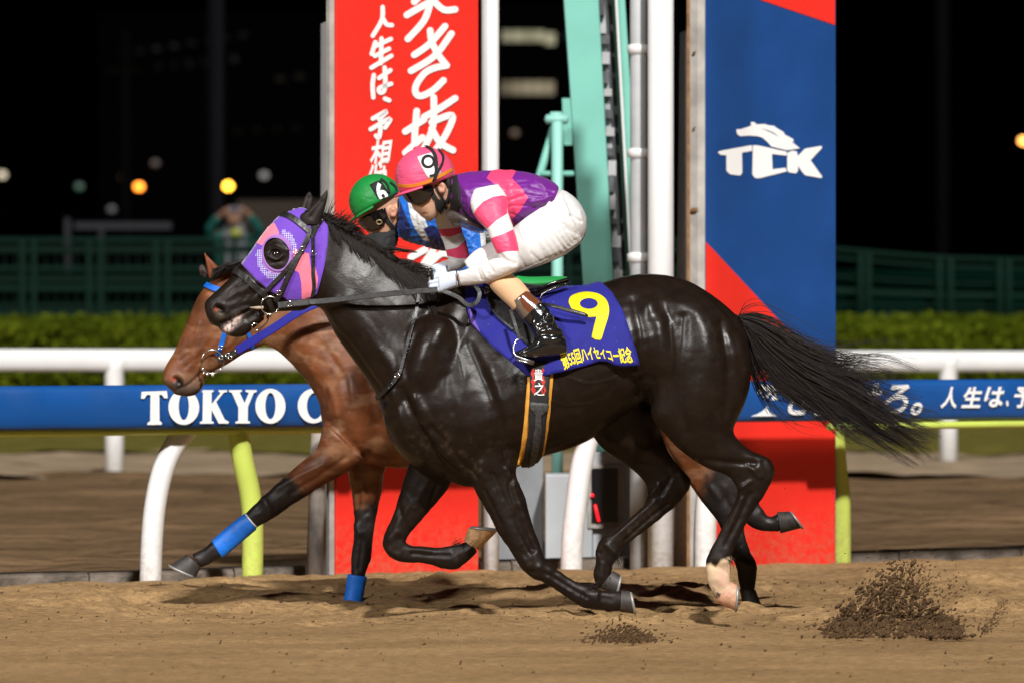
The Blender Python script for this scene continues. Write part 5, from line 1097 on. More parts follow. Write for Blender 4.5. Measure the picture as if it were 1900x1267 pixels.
armst = [(876, 352, 926, 342, .055, -.15), (872, 378, 941, 366, .065, -.19), (882, 404, 942, 391, .060, -.225), (902, 426, 951, 417, .053, -.26), (911, 448, 959, 444, .050, -.285), (921, 470, 964, 470, .048, -.295), (929, 484, 967, 492, .047, -.295), (930, 481, 955, 505, .045, -.295), (915, 480, 928, 517, .044, -.28), (893, 491, 902, 526, .041, -.25), (868, 499, 875, 530, .036, -.21), (850, 504, 853, 531, .031, -.175)]
sm = sleeve('sleeve', armst, 11); sculpt(sm, [([(925, 470), (940, 485), (955, 490)], 4, -.005), ([(905, 490), (915, 505)], 3, -.004), ([(885, 500), (892, 518)], 2.5, -.004), ([(895, 497), (903, 515)], 2.5, .004)])
M['sleeve'] = mat('sleeve', (.80, .78, .77), .48, sheen=.2, bump=[(15, .0028, (1, 1, 2.2), (0, .9, 0)), (300, .0002)])
p = topx(coords(sm)); setval(sm, np.maximum(sdpoly(p, [(878, 398), (884, 388), (896, 375), (914, 366), (932, 363), (944, 366), (941, 388), (941, 397), (922, 409), (904, 425), (889, 412)]), sdpoly(p, [(906, 444), (930, 436), (953, 426), (963, 450), (966, 466), (940, 467), (918, 473)])), 'pink')
layered(M['sleeve'], [('pink', (.88, .06, .17), .5)]); from_mesh('sleeve', sm, M['sleeve'], jk)
sm = sleeve('sleeve', [(810, 380, 850, 372, .05, .15), (807, 408, 854, 402, .055, .17), (815, 432, 858, 430, .052, .185), (823, 452, 865, 448, .05, .2), (829, 474, 871, 478, .048, .2), (831, 482, 862, 496, .044, .2), (822, 484, 842, 506, .038, .18), (810, 492, 826, 514, .032, .16), (804, 499, 818, 518, .03, .15)], 21)
p = topx(coords(sm)); setval(sm, np.maximum(sdpoly(p, [(800, 420), (818, 426), (858, 422), (862, 430), (836, 440), (816, 438)]), sdpoly(p, [(820, 466), (848, 460), (870, 442), (880, 480), (850, 480), (826, 474)])), 'pink'); from_mesh('sleeve', sm, M['sleeve'], jk)
brm = [(1018, 352, 1008, 412, .155, 0), (1045, 353, 1040, 445, .172, 0), (1068, 368, 1066, 458, .165, 0), (1081, 386, 1081, 446, .13, 0), (1088, 402, 1088, 430, .07, 0)]
def thigh(s): return [(1040, 356, 1080, 450, .105, s * .08), (1000, 385, 1048, 474, .10, s * .105), (965, 412, 1012, 490, .09, s * .13), (935, 436, 975, 502, .078, s * .145), (905, 452, 940, 512, .065, s * .155), (880, 466, 912, 520, .055, s * .16), (860, 486, 884, 520, .040, s * .16)]
bm_ = remesh([loft(brm, JY, 28), loft(thigh(-1), JY, 26), loft([(866, 488, 880, 522, .045, -.17), (888, 484, 905, 528, .056, -.19), (910, 492, 918, 533, .056, -.21)], JY, 20), loft([tuple(list(q[:4]) + [q[4] * .95, q[5]]) for q in thigh(1)], JY, 26)], .0065, 9)
sculpt(bm_, [([(1075, 392), (1084, 420), (1080, 445), (1050, 472), (1000, 494)], 3, .003), ([(1084, 448), (1052, 466), (1005, 486)], 3, -.003)] + [([(1005 + i * 14, 405 + i * 4), (1030 + i * 11, 440 + i * 1), (1048 + i * 6, 462 - i * 5)], 2.4, -.0055) for i in range(4)] + [([(985 + i * 15, 425 + i * 2), (1008 + i * 13, 455), (1022 + i * 10, 474 - i * 4)], 1.8, .003) for i in range(5)] + [([(1010, 392), (1045, 395), (1080, 412)], 3, -.003), ([(1000, 400), (1035, 412), (1070, 430)], 3, -.003), ([(960, 430), (985, 470), (995, 488)], 3, -.003), ([(940, 450), (955, 480)], 3, -.003), ([(975, 425), (1002, 462), (1012, 480)], 3, -.003)]); sculpt(bm_, [([(868, 492), (900, 480), (915, 470)], 2.2, -.005), ([(872, 505), (905, 500)], 2, -.004), ([(1022, 372), (1032, 388), (1030, 402)], 2.4, -.006), ([(1035, 362), (1058, 378)], 2.2, -.004), ([(1058, 400), (1078, 412)], 2, -.005), ([(1050, 425), (1072, 436)], 2, -.005), ([(985, 470), (1003, 486)], 1.8, -.004), ([(965, 478), (975, 496)], 1.8, -.004)]); wrinkles(bm_, .0006, 18, 31)
from_mesh('breeches', bm_, M['white_lycra'], jk)
BRV = bvh_of(bm_); strap('seam', [(1078, 386), (1085, 405), (1084, 430), (1075, 447), (1050, 464), (1020, 479), (990, 492), (966, 502)], .005, BRV, mat('seam_grey', (.42, .42, .44), .7), jk, .0015, .002, JY)
lm = remesh([loft([(893, 500, 925, 488, .05, -.20), (903, 520, 936, 496, .053, -.215), (911, 536, 949, 508, .054, -.235), (927, 553, 966, 520, .053, -.255), (944, 568, 981, 538, .050, -.28), (952, 578, 988, 549, .046, -.285)], JY, 22)], .006, 5); from_mesh('tights', lm, M['tan_tights'], jk)
def boot(s, parent):
    bt = remesh([loft([(946, 564, 978, 537, .053, s * .28), (958, 579, 991, 549, .053, s * .29), (971, 595, 1007, 562, .052, s * .30), (981, 607, 1024, 584, .053, s * .31), (990, 620, 1035, 604, .052, s * .325), (997, 634, 1046, 620, .05, s * .335), (1003, 650, 1050, 640, .044, s * .34)], JY, 22),
                 loft([(1050, 628, 1053, 655, .030, s * .34), (1030, 612, 1034, 660, .042, s * .34), (1005, 622, 1008, 662, .043, s * .345), (985, 637, 988, 664, .045, s * .35), (968, 647, 970, 662, .040, s * .35), (956, 652, 957, 659, .018, s * .35)], JY, 20)], .005, 5)
    if s < 0:
        sculpt(bt, [([(1003, 566), (1016, 578)], 5, .010), ([(1012, 590), (1028, 588)], 4, .009), ([(1000, 600), (1014, 583)], 2.5, -.007), ([(1005, 608), (1030, 600)], 3, -.009), ([(1018, 612), (1042, 614)], 4, .009), ([(1000, 620), (1042, 622)], 2.5, -.006), ([(990, 600), (1000, 618)], 4, .005), ([(1000, 634), (1040, 628)], 3, .004), ([(1036, 598), (1026, 606)], 3, -.006)])
    p_ = topx(coords(bt)); d = (p_[:, 0] - 985) * .75 + (p_[:, 1] - 577) * .66; setval(bt, -d * .9 + fbm(p_[:, 0] / 6, p_[:, 1] / 6, 3, 2) * 1.0, 'worn'); br_ = sdpoly(p_, [(962, 549), (978, 532), (1006, 556), (981, 582), (970, 570)]); setval(bt, br_, 'brown'); setval(bt, sdpoly(p_, [(955, 657), (1060, 655), (1060, 670), (955, 672)]) * .8, 'sole')
    return from_mesh('boot', bt, M['boot'], parent)
M['boot'] = mat('boot', (.008, .008, .009), .16, spec=.7, coat=.5, bump=[(40, .002)]); layered(M['boot'], [('worn', (.15, .12, .09), .5), ('brown', (.15, .045, .018), .7), ('sole', (.05, .04, .035), .7)])
boot(-1, jk); boot(1, jk)
# helmet
def helmet(root, cpx, Y, Fd, Ud, a, b, c, cut, col, brimlen):
    cc = P(*cpx, Y); vs = []; fs = []; n = 36; rings = 16
    for i in range(rings + 1):
        u = cut + (1 - cut) * (i / rings) ** .8 if False else math.sin(math.asin(max(-1, cut)) + (math.pi / 2 - math.asin(cut)) * i / rings); r = math.sqrt(max(0, 1 - u * u))
        for k in range(n): th = 2 * math.pi * k / n; vs.append(cc + Fd * (a * r * math.cos(th)) + Sd * (c * r * math.sin(th)) + Ud * (b * u))
    for i in range(rings):
        for k in range(n): fs.append((i * n + k, i * n + (k + 1) % n, (i + 1) * n + (k + 1) % n, (i + 1) * n + k))
    fs.append(tuple(range(n))[::-1])
    o = mesh_obj('helmet', vs, fs, col, root); BVh = BVHTree.FromPolygons([tuple(q) for q in vs], fs)
    # peak
    pv = []; m = 25; r = math.sqrt(1 - cut * cut)
    for k in range(m):
        th = R(-80 + 160 * k / (m - 1)); ln = brimlen * max(0, math.cos(th * 1.05)) ** .7; e = cc + Fd * (a * r * math.cos(th)) + Sd * (c * r * math.sin(th)) + Ud * (b * cut + .004); dr = (Fd * math.cos(th) + Sd * math.sin(th) * .6).normalized()
        for q, h in ((-.01, 0), (ln * .5, -.003), (ln + .004, -.010)):
            pv.append(e + dr * q + Ud * h); pv.append(e + dr * q + Ud * (h - .005))
    pf = []
    for k in range(m - 1):
        A = k * 6; B = A + 6
        for s0, s1 in ((0, 2), (2, 4), (4, 5), (5, 3), (3, 1), (1, 0)): pf.append((A + s0, A + s1, B + s1, B + s0))
    mesh_obj('peak', pv, pf, col, root)
    return o, BVh
M['pink_silk'] = mat('pink_silk', (.80, .085, .21), .46, sheen=.1, spec=.45, bump=[(10, .010, (1, 1, 3), (0, .6, 0)), (90, .0007, (.3, 1, 3), (0, .4, 0))])
hm, HB = helmet(jk, (788.5, 327), JY, Fd, Ud, .139, .134, .118, -.33, M['pink_silk'], .030)
v, f = ellipsoid(P(773, 275, JY), [Fd * .018, Sd * .018, Ud * .008], 8); mesh_obj('button', v, f, M['pink_silk'], jk)
num = patch('number_panel', [(774, 292), (787, 288), (801, 284), (810, 304), (819, 322), (807, 328), (795, 333), (783, 312)], HB, M['letter_white'], jk, .003, .002, (), 6, JY)
patch('number_nine', [(794 + 12.5 * math.cos(t), 301 + 12.5 * math.sin(t)) for t in np.linspace(0, 6.283, 24, endpoint=False)], HB, M['black_cloth'], jk, .0045, .001, [[(794.5 + 7.6 * math.cos(t), 301 + 7.6 * math.sin(t)) for t in np.linspace(0, 6.283, 16, endpoint=False)]], 4, JY)
strap('number_nine', [(805, 303), (808, 315), (806, 325), (797, 327)], .011, HB, M['black_cloth'], jk, .005, .001, JY)
strap('hat_band', [(740, 344), (757, 346), (775, 343), (791, 338.5), (802, 334), (815, 327.5), (829, 320.5), (842, 313)], .016, HB, mat('orange_band', (.75, .24, .02), .6, bump=(200, .001)), jk, .003, .002, JY, JY)
strap('goggle_strap', [(790, 274), (800, 280), (807, 292), (809, 310), (808, 326), (802, 342), (795, 356)], .016, HB, M['black_cloth'], jk, .008, .003, JY)
strap('goggle_strap', [(812, 280), (820, 290), (820, 302), (814, 314), (807, 328), (801, 342)], .012, HB, M['black_cloth'], jk, .010, .003, JY)
JB = bvh_of(jm)
patch('goggles', [(750, 360), (757, 353), (773, 348), (792, 343), (802, 345), (805, 356), (797, 370), (788, 377), (780, 380), (770, 377), (757, 371)], JB, M['lens_black'], jk, .014, .010, (), 4, JY, JY)
for ln, w in (([(797, 351), (806, 366), (814, 382), (820, 396)], .020), ([(808, 345), (812, 352), (818, 366), (824, 378), (819, 390)], .010), ([(832, 338), (834, 356), (830, 374), (822, 388)], .012), ([(840, 332), (838, 352), (834, 372), (826, 392)], .012)):
    strap('chin_strap', ln, w, JB, M['black_cloth'], jk, .007, .005, JY)
patch('chin_cup', [(806, 366), (818, 372), (828, 380), (826, 392), (816, 396), (808, 388)], JB, M['black_cloth'], jk, .008, .008, (), 4, JY)
l, n = hit(JB, 820, 392, JY); mb = MB(); mb.box((l.x - .009, l.y - .02, l.z - .005), (l.x + .009, l.y - .014, l.z + .005)); mb.obj('buckle', M['chrome'], jk)
TB = bvh_of(tm)
patch('collar', [(836, 328), (848, 326), (854, 350), (856, 380), (850, 396), (838, 392), (832, 378), (838, 352)], TB, M['black_cloth'], jk, .004, .004, (), 5, JY)
# spare goggles hanging below the chin: curved smoky lens
sg = remesh([loft([(826, 398, 840, 420, .05, -.03), (842, 388, 862, 424, .09, -.04), (868, 398, 880, 432, .10, -.04), (890, 412, 900, 434, .06, -.03)], JY, 18)], .006, 6); from_mesh('spare_goggles', sg, M['lens_smoke'], jk)
gb_ = strap('goggle_strap', [(846, 328), (848, 352), (856, 378), (866, 398), (882, 412), (896, 424)], .012, TB, M['black_cloth'], jk, .006, .003, JY)
# gloved hands holding the rein
def hand(bx, by, Y, s, parent, mt, palm):
    pr = [loft(palm, Y, 16)]
    for i in range(4):
        y0 = by + i * 8.2; ln = [1.0, 1.1, 1.05, .85][i]; pr.append(tube([P(bx + 8, y0, Y), P(bx - 6 * ln, y0 + 1, Y - .004 * s), P(bx - 15 * ln, y0 + 3, Y + .006), P(bx - 17 * ln, y0 + 5, Y + .026), P(bx - 10 * ln, y0 + 6, Y + .040)], [.0105, .0105, .0098, .009, .007], 10))
    pr.append(tube([P(bx + 16, by - 2, Y + .0), P(bx + 4, by - 7, Y + .010), P(bx - 6, by - 4, Y + .016), P(bx - 12, by - 1, Y + .02)], [.014, .012, .0105, .008], 10))
    m = remesh(pr, .0035, 3); return from_mesh('glove', m, mt, parent)
hand(815, 513, JY - .165, -1, jk, M['glove'], [(852, 503, 855, 532, .030, -.005), (840, 503, 842, 535, .030, 0), (826, 507, 826, 541, .026, 0), (814, 510, 815, 544, .020, 0)])
hand(812, 499, JY + .14, 1, jk, M['glove'], [(826, 492, 832, 514, .028, 0), (818, 494, 822, 516, .026, 0), (808, 500, 812, 520, .02, 0)])
strap_ = tube([P(847, 503, JY - .21), P(849, 517, JY - .215), P(852, 532, JY - .205)], .003, 8); mesh_obj('cuff_band', *strap_, mat('cuff', (.03, .02, .04), .7), jk)
# whip
wh = empty('riding_whip', (P(940, 545, JY).x, JY - .2, P(940, 545, JY).z), 'black riding whip held by the front jockey, its flap pointing at the yellow 9', 'whip')
v, f = tube([P(798, 499, JY - .17), P(800, 505, JY - .17), P(802, 518, JY - .165)], [.009, .010, .009], 12); mesh_obj('handle', v, f, M['patent_black'], wh)
v, f = tube([P(801, 512, JY - .165), P(880, 532, JY - .14), P(965, 552, JY - .17), P(1012, 565, JY - .22)], .005, 8); mesh_obj('shaft', v, f, LB, wh)
v, f = ribbon([P(1008, 564, JY - .26), P(1030, 569, JY - .28), P(1060, 577, JY - .295), P(1085, 584, JY - .30), P(1091, 587, JY - .30)], [Vector((0, -1, .4))] * 5, [.012, .018, .020, .018, .010], .006); mesh_obj('flap', v, f, LB, wh)

# ------------------------------------------------------------------ bay racehorse
BY = 27.7
def shift_list(L): return L
Y_trunk = [(600, 762, 602, 800, .09, 0), (625, 700, 625, 845, .18, 0), (680, 612, 665, 860, .215, 0), (740, 555, 735, 868, .23, 0, .35), (800, 540, 800, 868, .245, 0, .4), (860, 540, 860, 862, .27, 0, .35), (950, 548, 950, 845, .29, 0, .2), (1040, 548, 1040, 815, .3, 0),
           (1110, 540, 1110, 775, .29, 0), (1160, 532, 1160, 740, .27, 0), (1230, 545, 1225, 780, .26, 0), (1290, 570, 1280, 790, .22, 0), (1322, 605, 1316, 750, .14, 0), (1336, 640, 1334, 700, .06, 0)]
Y_neck = [(420, 506, 490, 640, .075, 0), (470, 488, 520, 655, .085, 0), (530, 482, 552, 688, .095, 0, .3), (590, 490, 576, 718, .11, 0, .4), (650, 508, 592, 750, .13, 0, .4), (710, 528, 600, 790, .17, 0, .4), (770, 548, 630, 835, .19, 0, .3)]
Y_head = [(302, 704, 306, 713, .026, 0), (304, 686, 324, 728, .046, 0), (312, 670, 348, 733, .052, 0), (323, 652, 370, 716, .054, 0), (337, 620, 388, 694, .060, 0), (350, 588, 420, 677, .073, 0), (366, 552, 455, 655, .090, 0), (386, 526, 487, 642, .10, 0), (412, 505, 508, 615, .095, 0), (440, 494, 528, 590, .085, 0)]
Y_chin = [(318, 718, 323, 731, .025, 0), (338, 712, 345, 735, .038, 0), (358, 706, 366, 730, .038, 0), (372, 695, 380, 710, .035, 0)]
Y_f1 = [(600, 780, 675, 850, .085, -.13), (588, 830, 642, 877, .07, -.13), (561, 855, 603, 898, .058, -.13), (535, 877, 567, 921, .05, -.13), (504, 905, 537, 940, .042, -.13), (473, 934, 511, 959, .042, -.13), (457, 950, 478, 978, .034, -.13), (430, 972, 448, 1001, .027, -.13), (402, 997, 422, 1022, .029, -.13),
        (388, 1009, 404, 1036, .034, -.13), (372, 1020, 387, 1047, .030, -.13), (356, 1027, 373, 1052, .036, -.13)]
Y_f2 = [(640, 835, 726, 850, .08, .12), (646, 883, 713, 877, .06, .12), (653, 918, 710, 905, .052, .12), (657, 956, 702, 942, .044, .12), (656, 994, 692, 997, .041, .12), (652, 1028, 690, 1030, .035, .12), (651, 1058, 679, 1062, .029, .12), (645, 1092, 673, 1096, .028, .12), (638, 1124, 666, 1128, .034, .12), (622, 1145, 654, 1150, .03, .12)]
Y_h1 = [(1185, 720, 1320, 690, .11, -.13), (1215, 790, 1322, 765, .09, -.14), (1245, 845, 1345, 822, .066, -.15), (1284, 905, 1362, 862, .05, -.15), (1304, 933, 1382, 893, .042, -.15), (1322, 955, 1380, 925, .038, -.15), (1335, 975, 1380, 958, .030, -.15), (1347, 1003, 1382, 988, .026, -.15), (1356, 1030, 1391, 1020, .029, -.15),
        (1366, 1052, 1404, 1045, .034, -.15), (1369, 1073, 1404, 1073, .03, -.15), (1374, 1094, 1400, 1096, .032, -.15)]
Y_h2 = [(1220, 660, 1320, 650, .1, .12), (1255, 755, 1330, 735, .085, .13), (1298, 812, 1346, 785, .06, .13), (1335, 845, 1376, 822, .045, .13), (1364, 872, 1404, 860, .036, .13), (1378, 908, 1408, 906, .028, .13), (1379, 938, 1409, 934, .028, .13), (1382, 966, 1416, 944, .034, .13), (1402, 982, 1422, 954, .028, .13), (1426, 985, 1432, 957, .028, .13), (1447, 986, 1447, 950, .030, .13)]
bp = [loft(Y_trunk, BY, 30), loft(Y_neck, BY, 26), loft(Y_head, BY, 24), loft(Y_chin, BY, 16), loft(Y_f1, BY, 22), loft(Y_f2, BY, 22), loft(Y_h1, BY, 22), loft(Y_h2, BY, 20),
      ellipsoid(P(670, 750, BY - .12), [Vector((.17, 0, 0)), Vector((0, .11, 0)), Vector((0, 0, .24))], 12)]
bm2 = remesh(bp, .0075, 18, lambda p: np.clip(1 - (p[:, 1] - 860) / 60, .12, 1) * np.where(p[:, 0] < 470, .3, 1))
sculpt(bm2, [([(600, 770), (640, 800), (668, 850)], 9, -.006), ([(640, 850), (590, 885), (540, 915)], 5, -.005), ([(665, 900), (664, 940)], 5, -.006), ([(700, 890), (694, 930)], 5, .005), ([(660, 975), (668, 990)], 6, .005), ([(684, 968)], 6, -.004), ([(672, 1005), (666, 1055)], 3, -.004), ([(488, 925), (500, 945)], 6, .006), ([(478, 945)], 5, -.004), ([(515, 905), (560, 880), (600, 862)], 5, .005), ([(1345, 925), (1358, 945)], 5, -.005), ([(1320, 905), (1335, 925)], 6, .006), ([(1372, 1040), (1392, 1050)], 5, .004), ([(660, 780), (690, 830)], 12, .006), ([(680, 700), (700, 780)], 9, -.005), ([(520, 680), (580, 740), (602, 790)], 9, -.008), ([(560, 640), (620, 720)], 16, .007),
             ([(470, 650), (440, 610)], 16, .006), ([(410, 600), (370, 650), (345, 690)], 5, .004), ([(425, 590), (385, 640), (360, 690)], 6, -.004), ([(326, 705)], 11, .005), ([(318, 698), (330, 694), (342, 702), (342, 714)], 4, .006), ([(325, 704), (332, 709)], 7, -.020), ([(330, 722), (352, 712), (376, 690)], 3, -.008),
             ([(680, 890), (682, 950)], 6, -.006), ([(500, 935)], 9, .005), ([(1300, 880), (1330, 860)], 6, -.006), ([(1345, 905)], 8, .005), ([(1360, 960), (1376, 1010)], 3, -.003), ([(660, 760), (640, 700)], 20, .006), ([(330, 640), (345, 620)], 6, .003), ([(350, 640), (362, 625), (370, 600)], 3, .004), ([(358, 660), (372, 645), (378, 625)], 3, .0035), ([(335, 668), (350, 656)], 3, -.004), ([(345, 680), (358, 668), (372, 660)], 3, -.004), ([(400, 650), (425, 640), (440, 620)], 4, .004), ([(520, 640), (560, 690), (590, 720)], 6, -.005), ([(600, 640), (640, 700), (650, 760)], 6, -.005), ([(540, 640), (585, 690)], 5, .004), ([(615, 720), (625, 770)], 5, .005)])
co2 = coords(bm2); p = topx(co2); co2 = co2 + normals(bm2) * (fbm(p[:, 0] / 30, p[:, 1] / 30, 191, 3) * .004 * np.clip((880 - p[:, 1]) / 100, .2, 1) * np.where(p[:, 0] < 470, .35, 1) + fbm(p[:, 0] / 13, p[:, 1] / 13, 193, 2) * .0035 * np.clip((p[:, 1] - 860) / 60, .1, 1))[:, None]; bm2.vertices.foreach_set('co', co2.ravel()); bm2.update(); p = topx(co2); n = len(p); col = np.tile(np.array([.155, .050, .018]), (n, 1))
mot = fbm(p[:, 0] / 40, p[:, 1] / 40, 77, 4)[:, None]; col = col * (1 + .25 * mot); col = mixc(col, np.clip(fbm(p[:, 0] / 60 + p[:, 1] / 30, p[:, 1] / 22 - p[:, 0] / 50, 88, 4)[:, None] * 2.2, 0, .75), (.27, .135, .07))  # lighter streaks put the neck's highlights into the coat colour
blk = np.array([.016, .012, .011])
d1 = sdpoly(p, [(540, 880), (575, 925), (540, 1000), (300, 1100), (300, 1000), (420, 900), (500, 870)]); d2 = sdpoly(p, [(630, 950), (660, 940), (690, 925), (720, 940), (720, 1200), (600, 1200)]); d3 = sdpoly(p, [(1318, 850), (1290, 935), (1300, 1130), (1500, 1130), (1500, 860)])
wv = fbm(p[:, 0] / 10, p[:, 1] / 10, 12, 3) * 12
for d in (d1 + wv, d2 + wv, d3 + wv): col = mixc(col, np.clip(d / 22 + .4, 0, 1)[:, None], blk)
col = mixc(col, np.clip(1 - segdist(p, [(330, 722), (360, 718)]) / 40, 0, 1)[:, None] * .75, (.11, .075, .05)); col = mixc(col, np.exp(-(segdist(p, [(322, 712), (340, 728), (360, 728)]) / 10) ** 2)[:, None] * .8, (.03, .025, .022))
col = mixc(col, np.exp(-(segdist(p, [(322, 703)]) / 4) ** 2)[:, None], (.5, .12, .07)); col = mixc(col, np.exp(-(segdist(p, [(326, 705), (334, 711)]) / 8) ** 4)[:, None], (.004, .003, .003)); col = mixc(col, np.exp(-(segdist(p, [(318, 701), (324, 705)]) / 3) ** 2)[:, None], (.50, .13, .08))
col = mixc(col, np.exp(-(segdist(p, [(352, 588), (375, 560), (382, 590), (368, 640)]) / 12) ** 2)[:, None] * .35, (.05, .018, .01)); col = mixc(col, np.exp(-(segdist(p, [(545, 690), (590, 745), (600, 800)]) / 14) ** 2)[:, None] * .5, (.04, .018, .01))
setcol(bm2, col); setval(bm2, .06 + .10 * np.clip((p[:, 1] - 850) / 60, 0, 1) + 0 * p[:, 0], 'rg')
bay = empty('racehorse', (0, BY, 0), 'bay racehorse with blue bridle and blue leg wraps galloping behind the black one', 'horse')
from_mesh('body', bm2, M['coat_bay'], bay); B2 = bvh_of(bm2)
ear([(388, 520, 410, 500, .022, -.04), (384, 498, 402, 492, .022, -.045), (381, 484, 392, 482, .014, -.05), (379, 474, 384, 474, .007, -.05), (379, 468, 381, 468, .002, -.05)], BY, M['coat_bay'], bay, (.20, .055, .02), [(392, 502), (384, 480)])
ear([(372, 512, 392, 520, .022, .05), (368, 502, 384, 500, .02, .05), (368, 494, 376, 490, .01, .05)], BY, M['coat_bay'], bay, (.03, .015, .012), [(378, 508), (374, 498)])
hoof((347, 1028), (373, 1050), (315, 1048), (364, 1070), .037, .050, BY - .13, M['hoof_grey'], bay)
hoof((622, 1140), (656, 1144), (608, 1166), (654, 1170), .038, .05, BY + .12, M['hoof_grey'], bay, False)
hoof((1372, 1092), (1402, 1094), (1378, 1122), (1412, 1120), .036, .048, BY - .15, M['hoof_grey'], bay, False)
hoof((1448, 989), (1442, 949), (1487, 979), (1464, 948), .038, .050, BY + .13, M['hoof_grey'], bay)
st = []
for i in range(700):
    x0 = rng.uniform(412, 462); y0 = np.interp(x0, [402, 430, 450, 470], [504, 491, 489, 489]) + rng.normal(0, 1.5); s = np.linspace(0, 1, 8); ln = rng.uniform(12, 26); ang = R(rng.normal(150, 12))
    st.append(P3(np.stack([x0 + np.cos(ang) * ln * s + 3 * np.sin(4 * s), y0 + np.sin(ang) * ln * s * .8 - 3 * np.sin(3 * s) + 3 * s * s, np.full(8, BY - .085 + rng.normal(0, .02))], 1)))
hair('forelock', st, bay, M['hair_black'], .0022, .0006)
def wrap(st, Y0, label):
    m = remesh([loft(st, Y0, 22, 4, .004)], .005, 2); return from_mesh('leg_wrap', m, M['blue_wrap'], None, True, label=label, cat='leg wrap', group='blue wraps on the bay horse')
w1_ = wrap([(456, 952, 476, 980, .037, -.13), (430, 972, 450, 1002, .031, -.13), (404, 994, 424, 1024, .033, -.13), (393, 1004, 412, 1034, .036, -.13)], BY, 'bright blue wrap on the outstretched foreleg of the bay horse')
wrap([(646, 1064, 680, 1069, .034, .12), (643, 1090, 675, 1094, .032, .12), (637, 1124, 669, 1130, .036, .12)], BY, 'bright blue wrap on the vertical foreleg sinking into the sand')
v, f = torus(P(466, 965, BY - .13), .042, .004, (P(456, 955, BY) - P(440, 970, BY)).normalized() if False else Vector((-.75, 0, -.62)), 1.0, 20)
mesh_obj('wrap_edge', v, f, M['letter_white'], w1_)
bb = empty('bridle', (P(400, 640, BY).x, BY, P(400, 640, BY).z), 'blue bridle with ring bit and navy rein on the bay horse', 'bridle')
def S2(name, line, w, mt=M['blue_strap'], **k): return strap(name, line, w, B2, mt, bb, k.pop('off', .010), .005, BY, **k)
S2('browband', [(378, 527), (388, 532), (400, 537), (425, 544), (450, 552)], .028, mirror=BY)
S2('cheekpiece', [(440, 555), (428, 590), (417, 618), (411, 638), (404, 658)], .024); S2('throat_lash', [(452, 585), (458, 612), (465, 630), (469, 645)], .018)
v, f = torus(P(394, 671, BY - .09), .054, .0035, Vector((.15, -1, 0)), 1.05); mesh_obj('bit_ring', v, f, M['chrome'], bb)
for x, y in ((376, 684), (378, 692), (385, 694), (395, 696)):
    v, f = ellipsoid(P(x, y, BY - .095), [Vector((.009, 0, 0)), Vector((0, .008, 0)), Vector((0, 0, .008))], 8); mesh_obj('bit_joint', v, f, M['chrome'], bb)
freestrap('rein_buckle', [(404, 668, BY - .10), (425, 660, BY - .12), (448, 648, BY - .14)], .030, LB, bb, .010)
for x, y in ((410, 663), (422, 658), (427, 663), (440, 650)): v, f = torus(P(x, y, BY - .135), .010, .003, Vector((0, -1, .2)), .8, 14); mesh_obj('buckle', v, f, M['chrome'], bb)
l, n = hit(B2, 410, 645, BY); v, f = torus(l + n * .016, .012, .003, n, .7, 14); mesh_obj('buckle', v, f, M['chrome'], bb)
freestrap('rein', [(440, 650, BY - .15), (500, 614, BY - .2), (572, 570, BY - .24), (640, 556, BY - .25), (800, 545, BY - .2), (860, 535, BY - .15)], .040, M['navy_rein'], bb, .008)
strap('girth', [(650, 620), (658, 760), (668, 866)], .1, B2, LB, None, .006, .005, BY, label='dark girth strap round the chest of the bay horse', cat='girth') if False else None
gs = empty('saddle', (P(960, 540, BY).x, BY, P(960, 540, BY).z), 'saddle of the bay horse with a bright green cloth showing behind the whip', 'saddle')
patch('green_cloth', [(860, 536), (1053, 516), (1060, 600), (1040, 640), (870, 640)], B2, mat('green_cloth', (.01, .27, .05), .6, sheen=.2), gs, .03, .006, (), 12, BY, BY)
v, f = loft([(958, 512, 960, 545, .08, 0), (985, 514, 985, 540, .11, 0), (1030, 513, 1030, 535, .12, 0), (1052, 514, 1054, 532, .10, 0)], BY - .2, 16); mesh_obj('pad_roll', v, f, mat('green_pad', (.012, .30, .06), .55), gs)

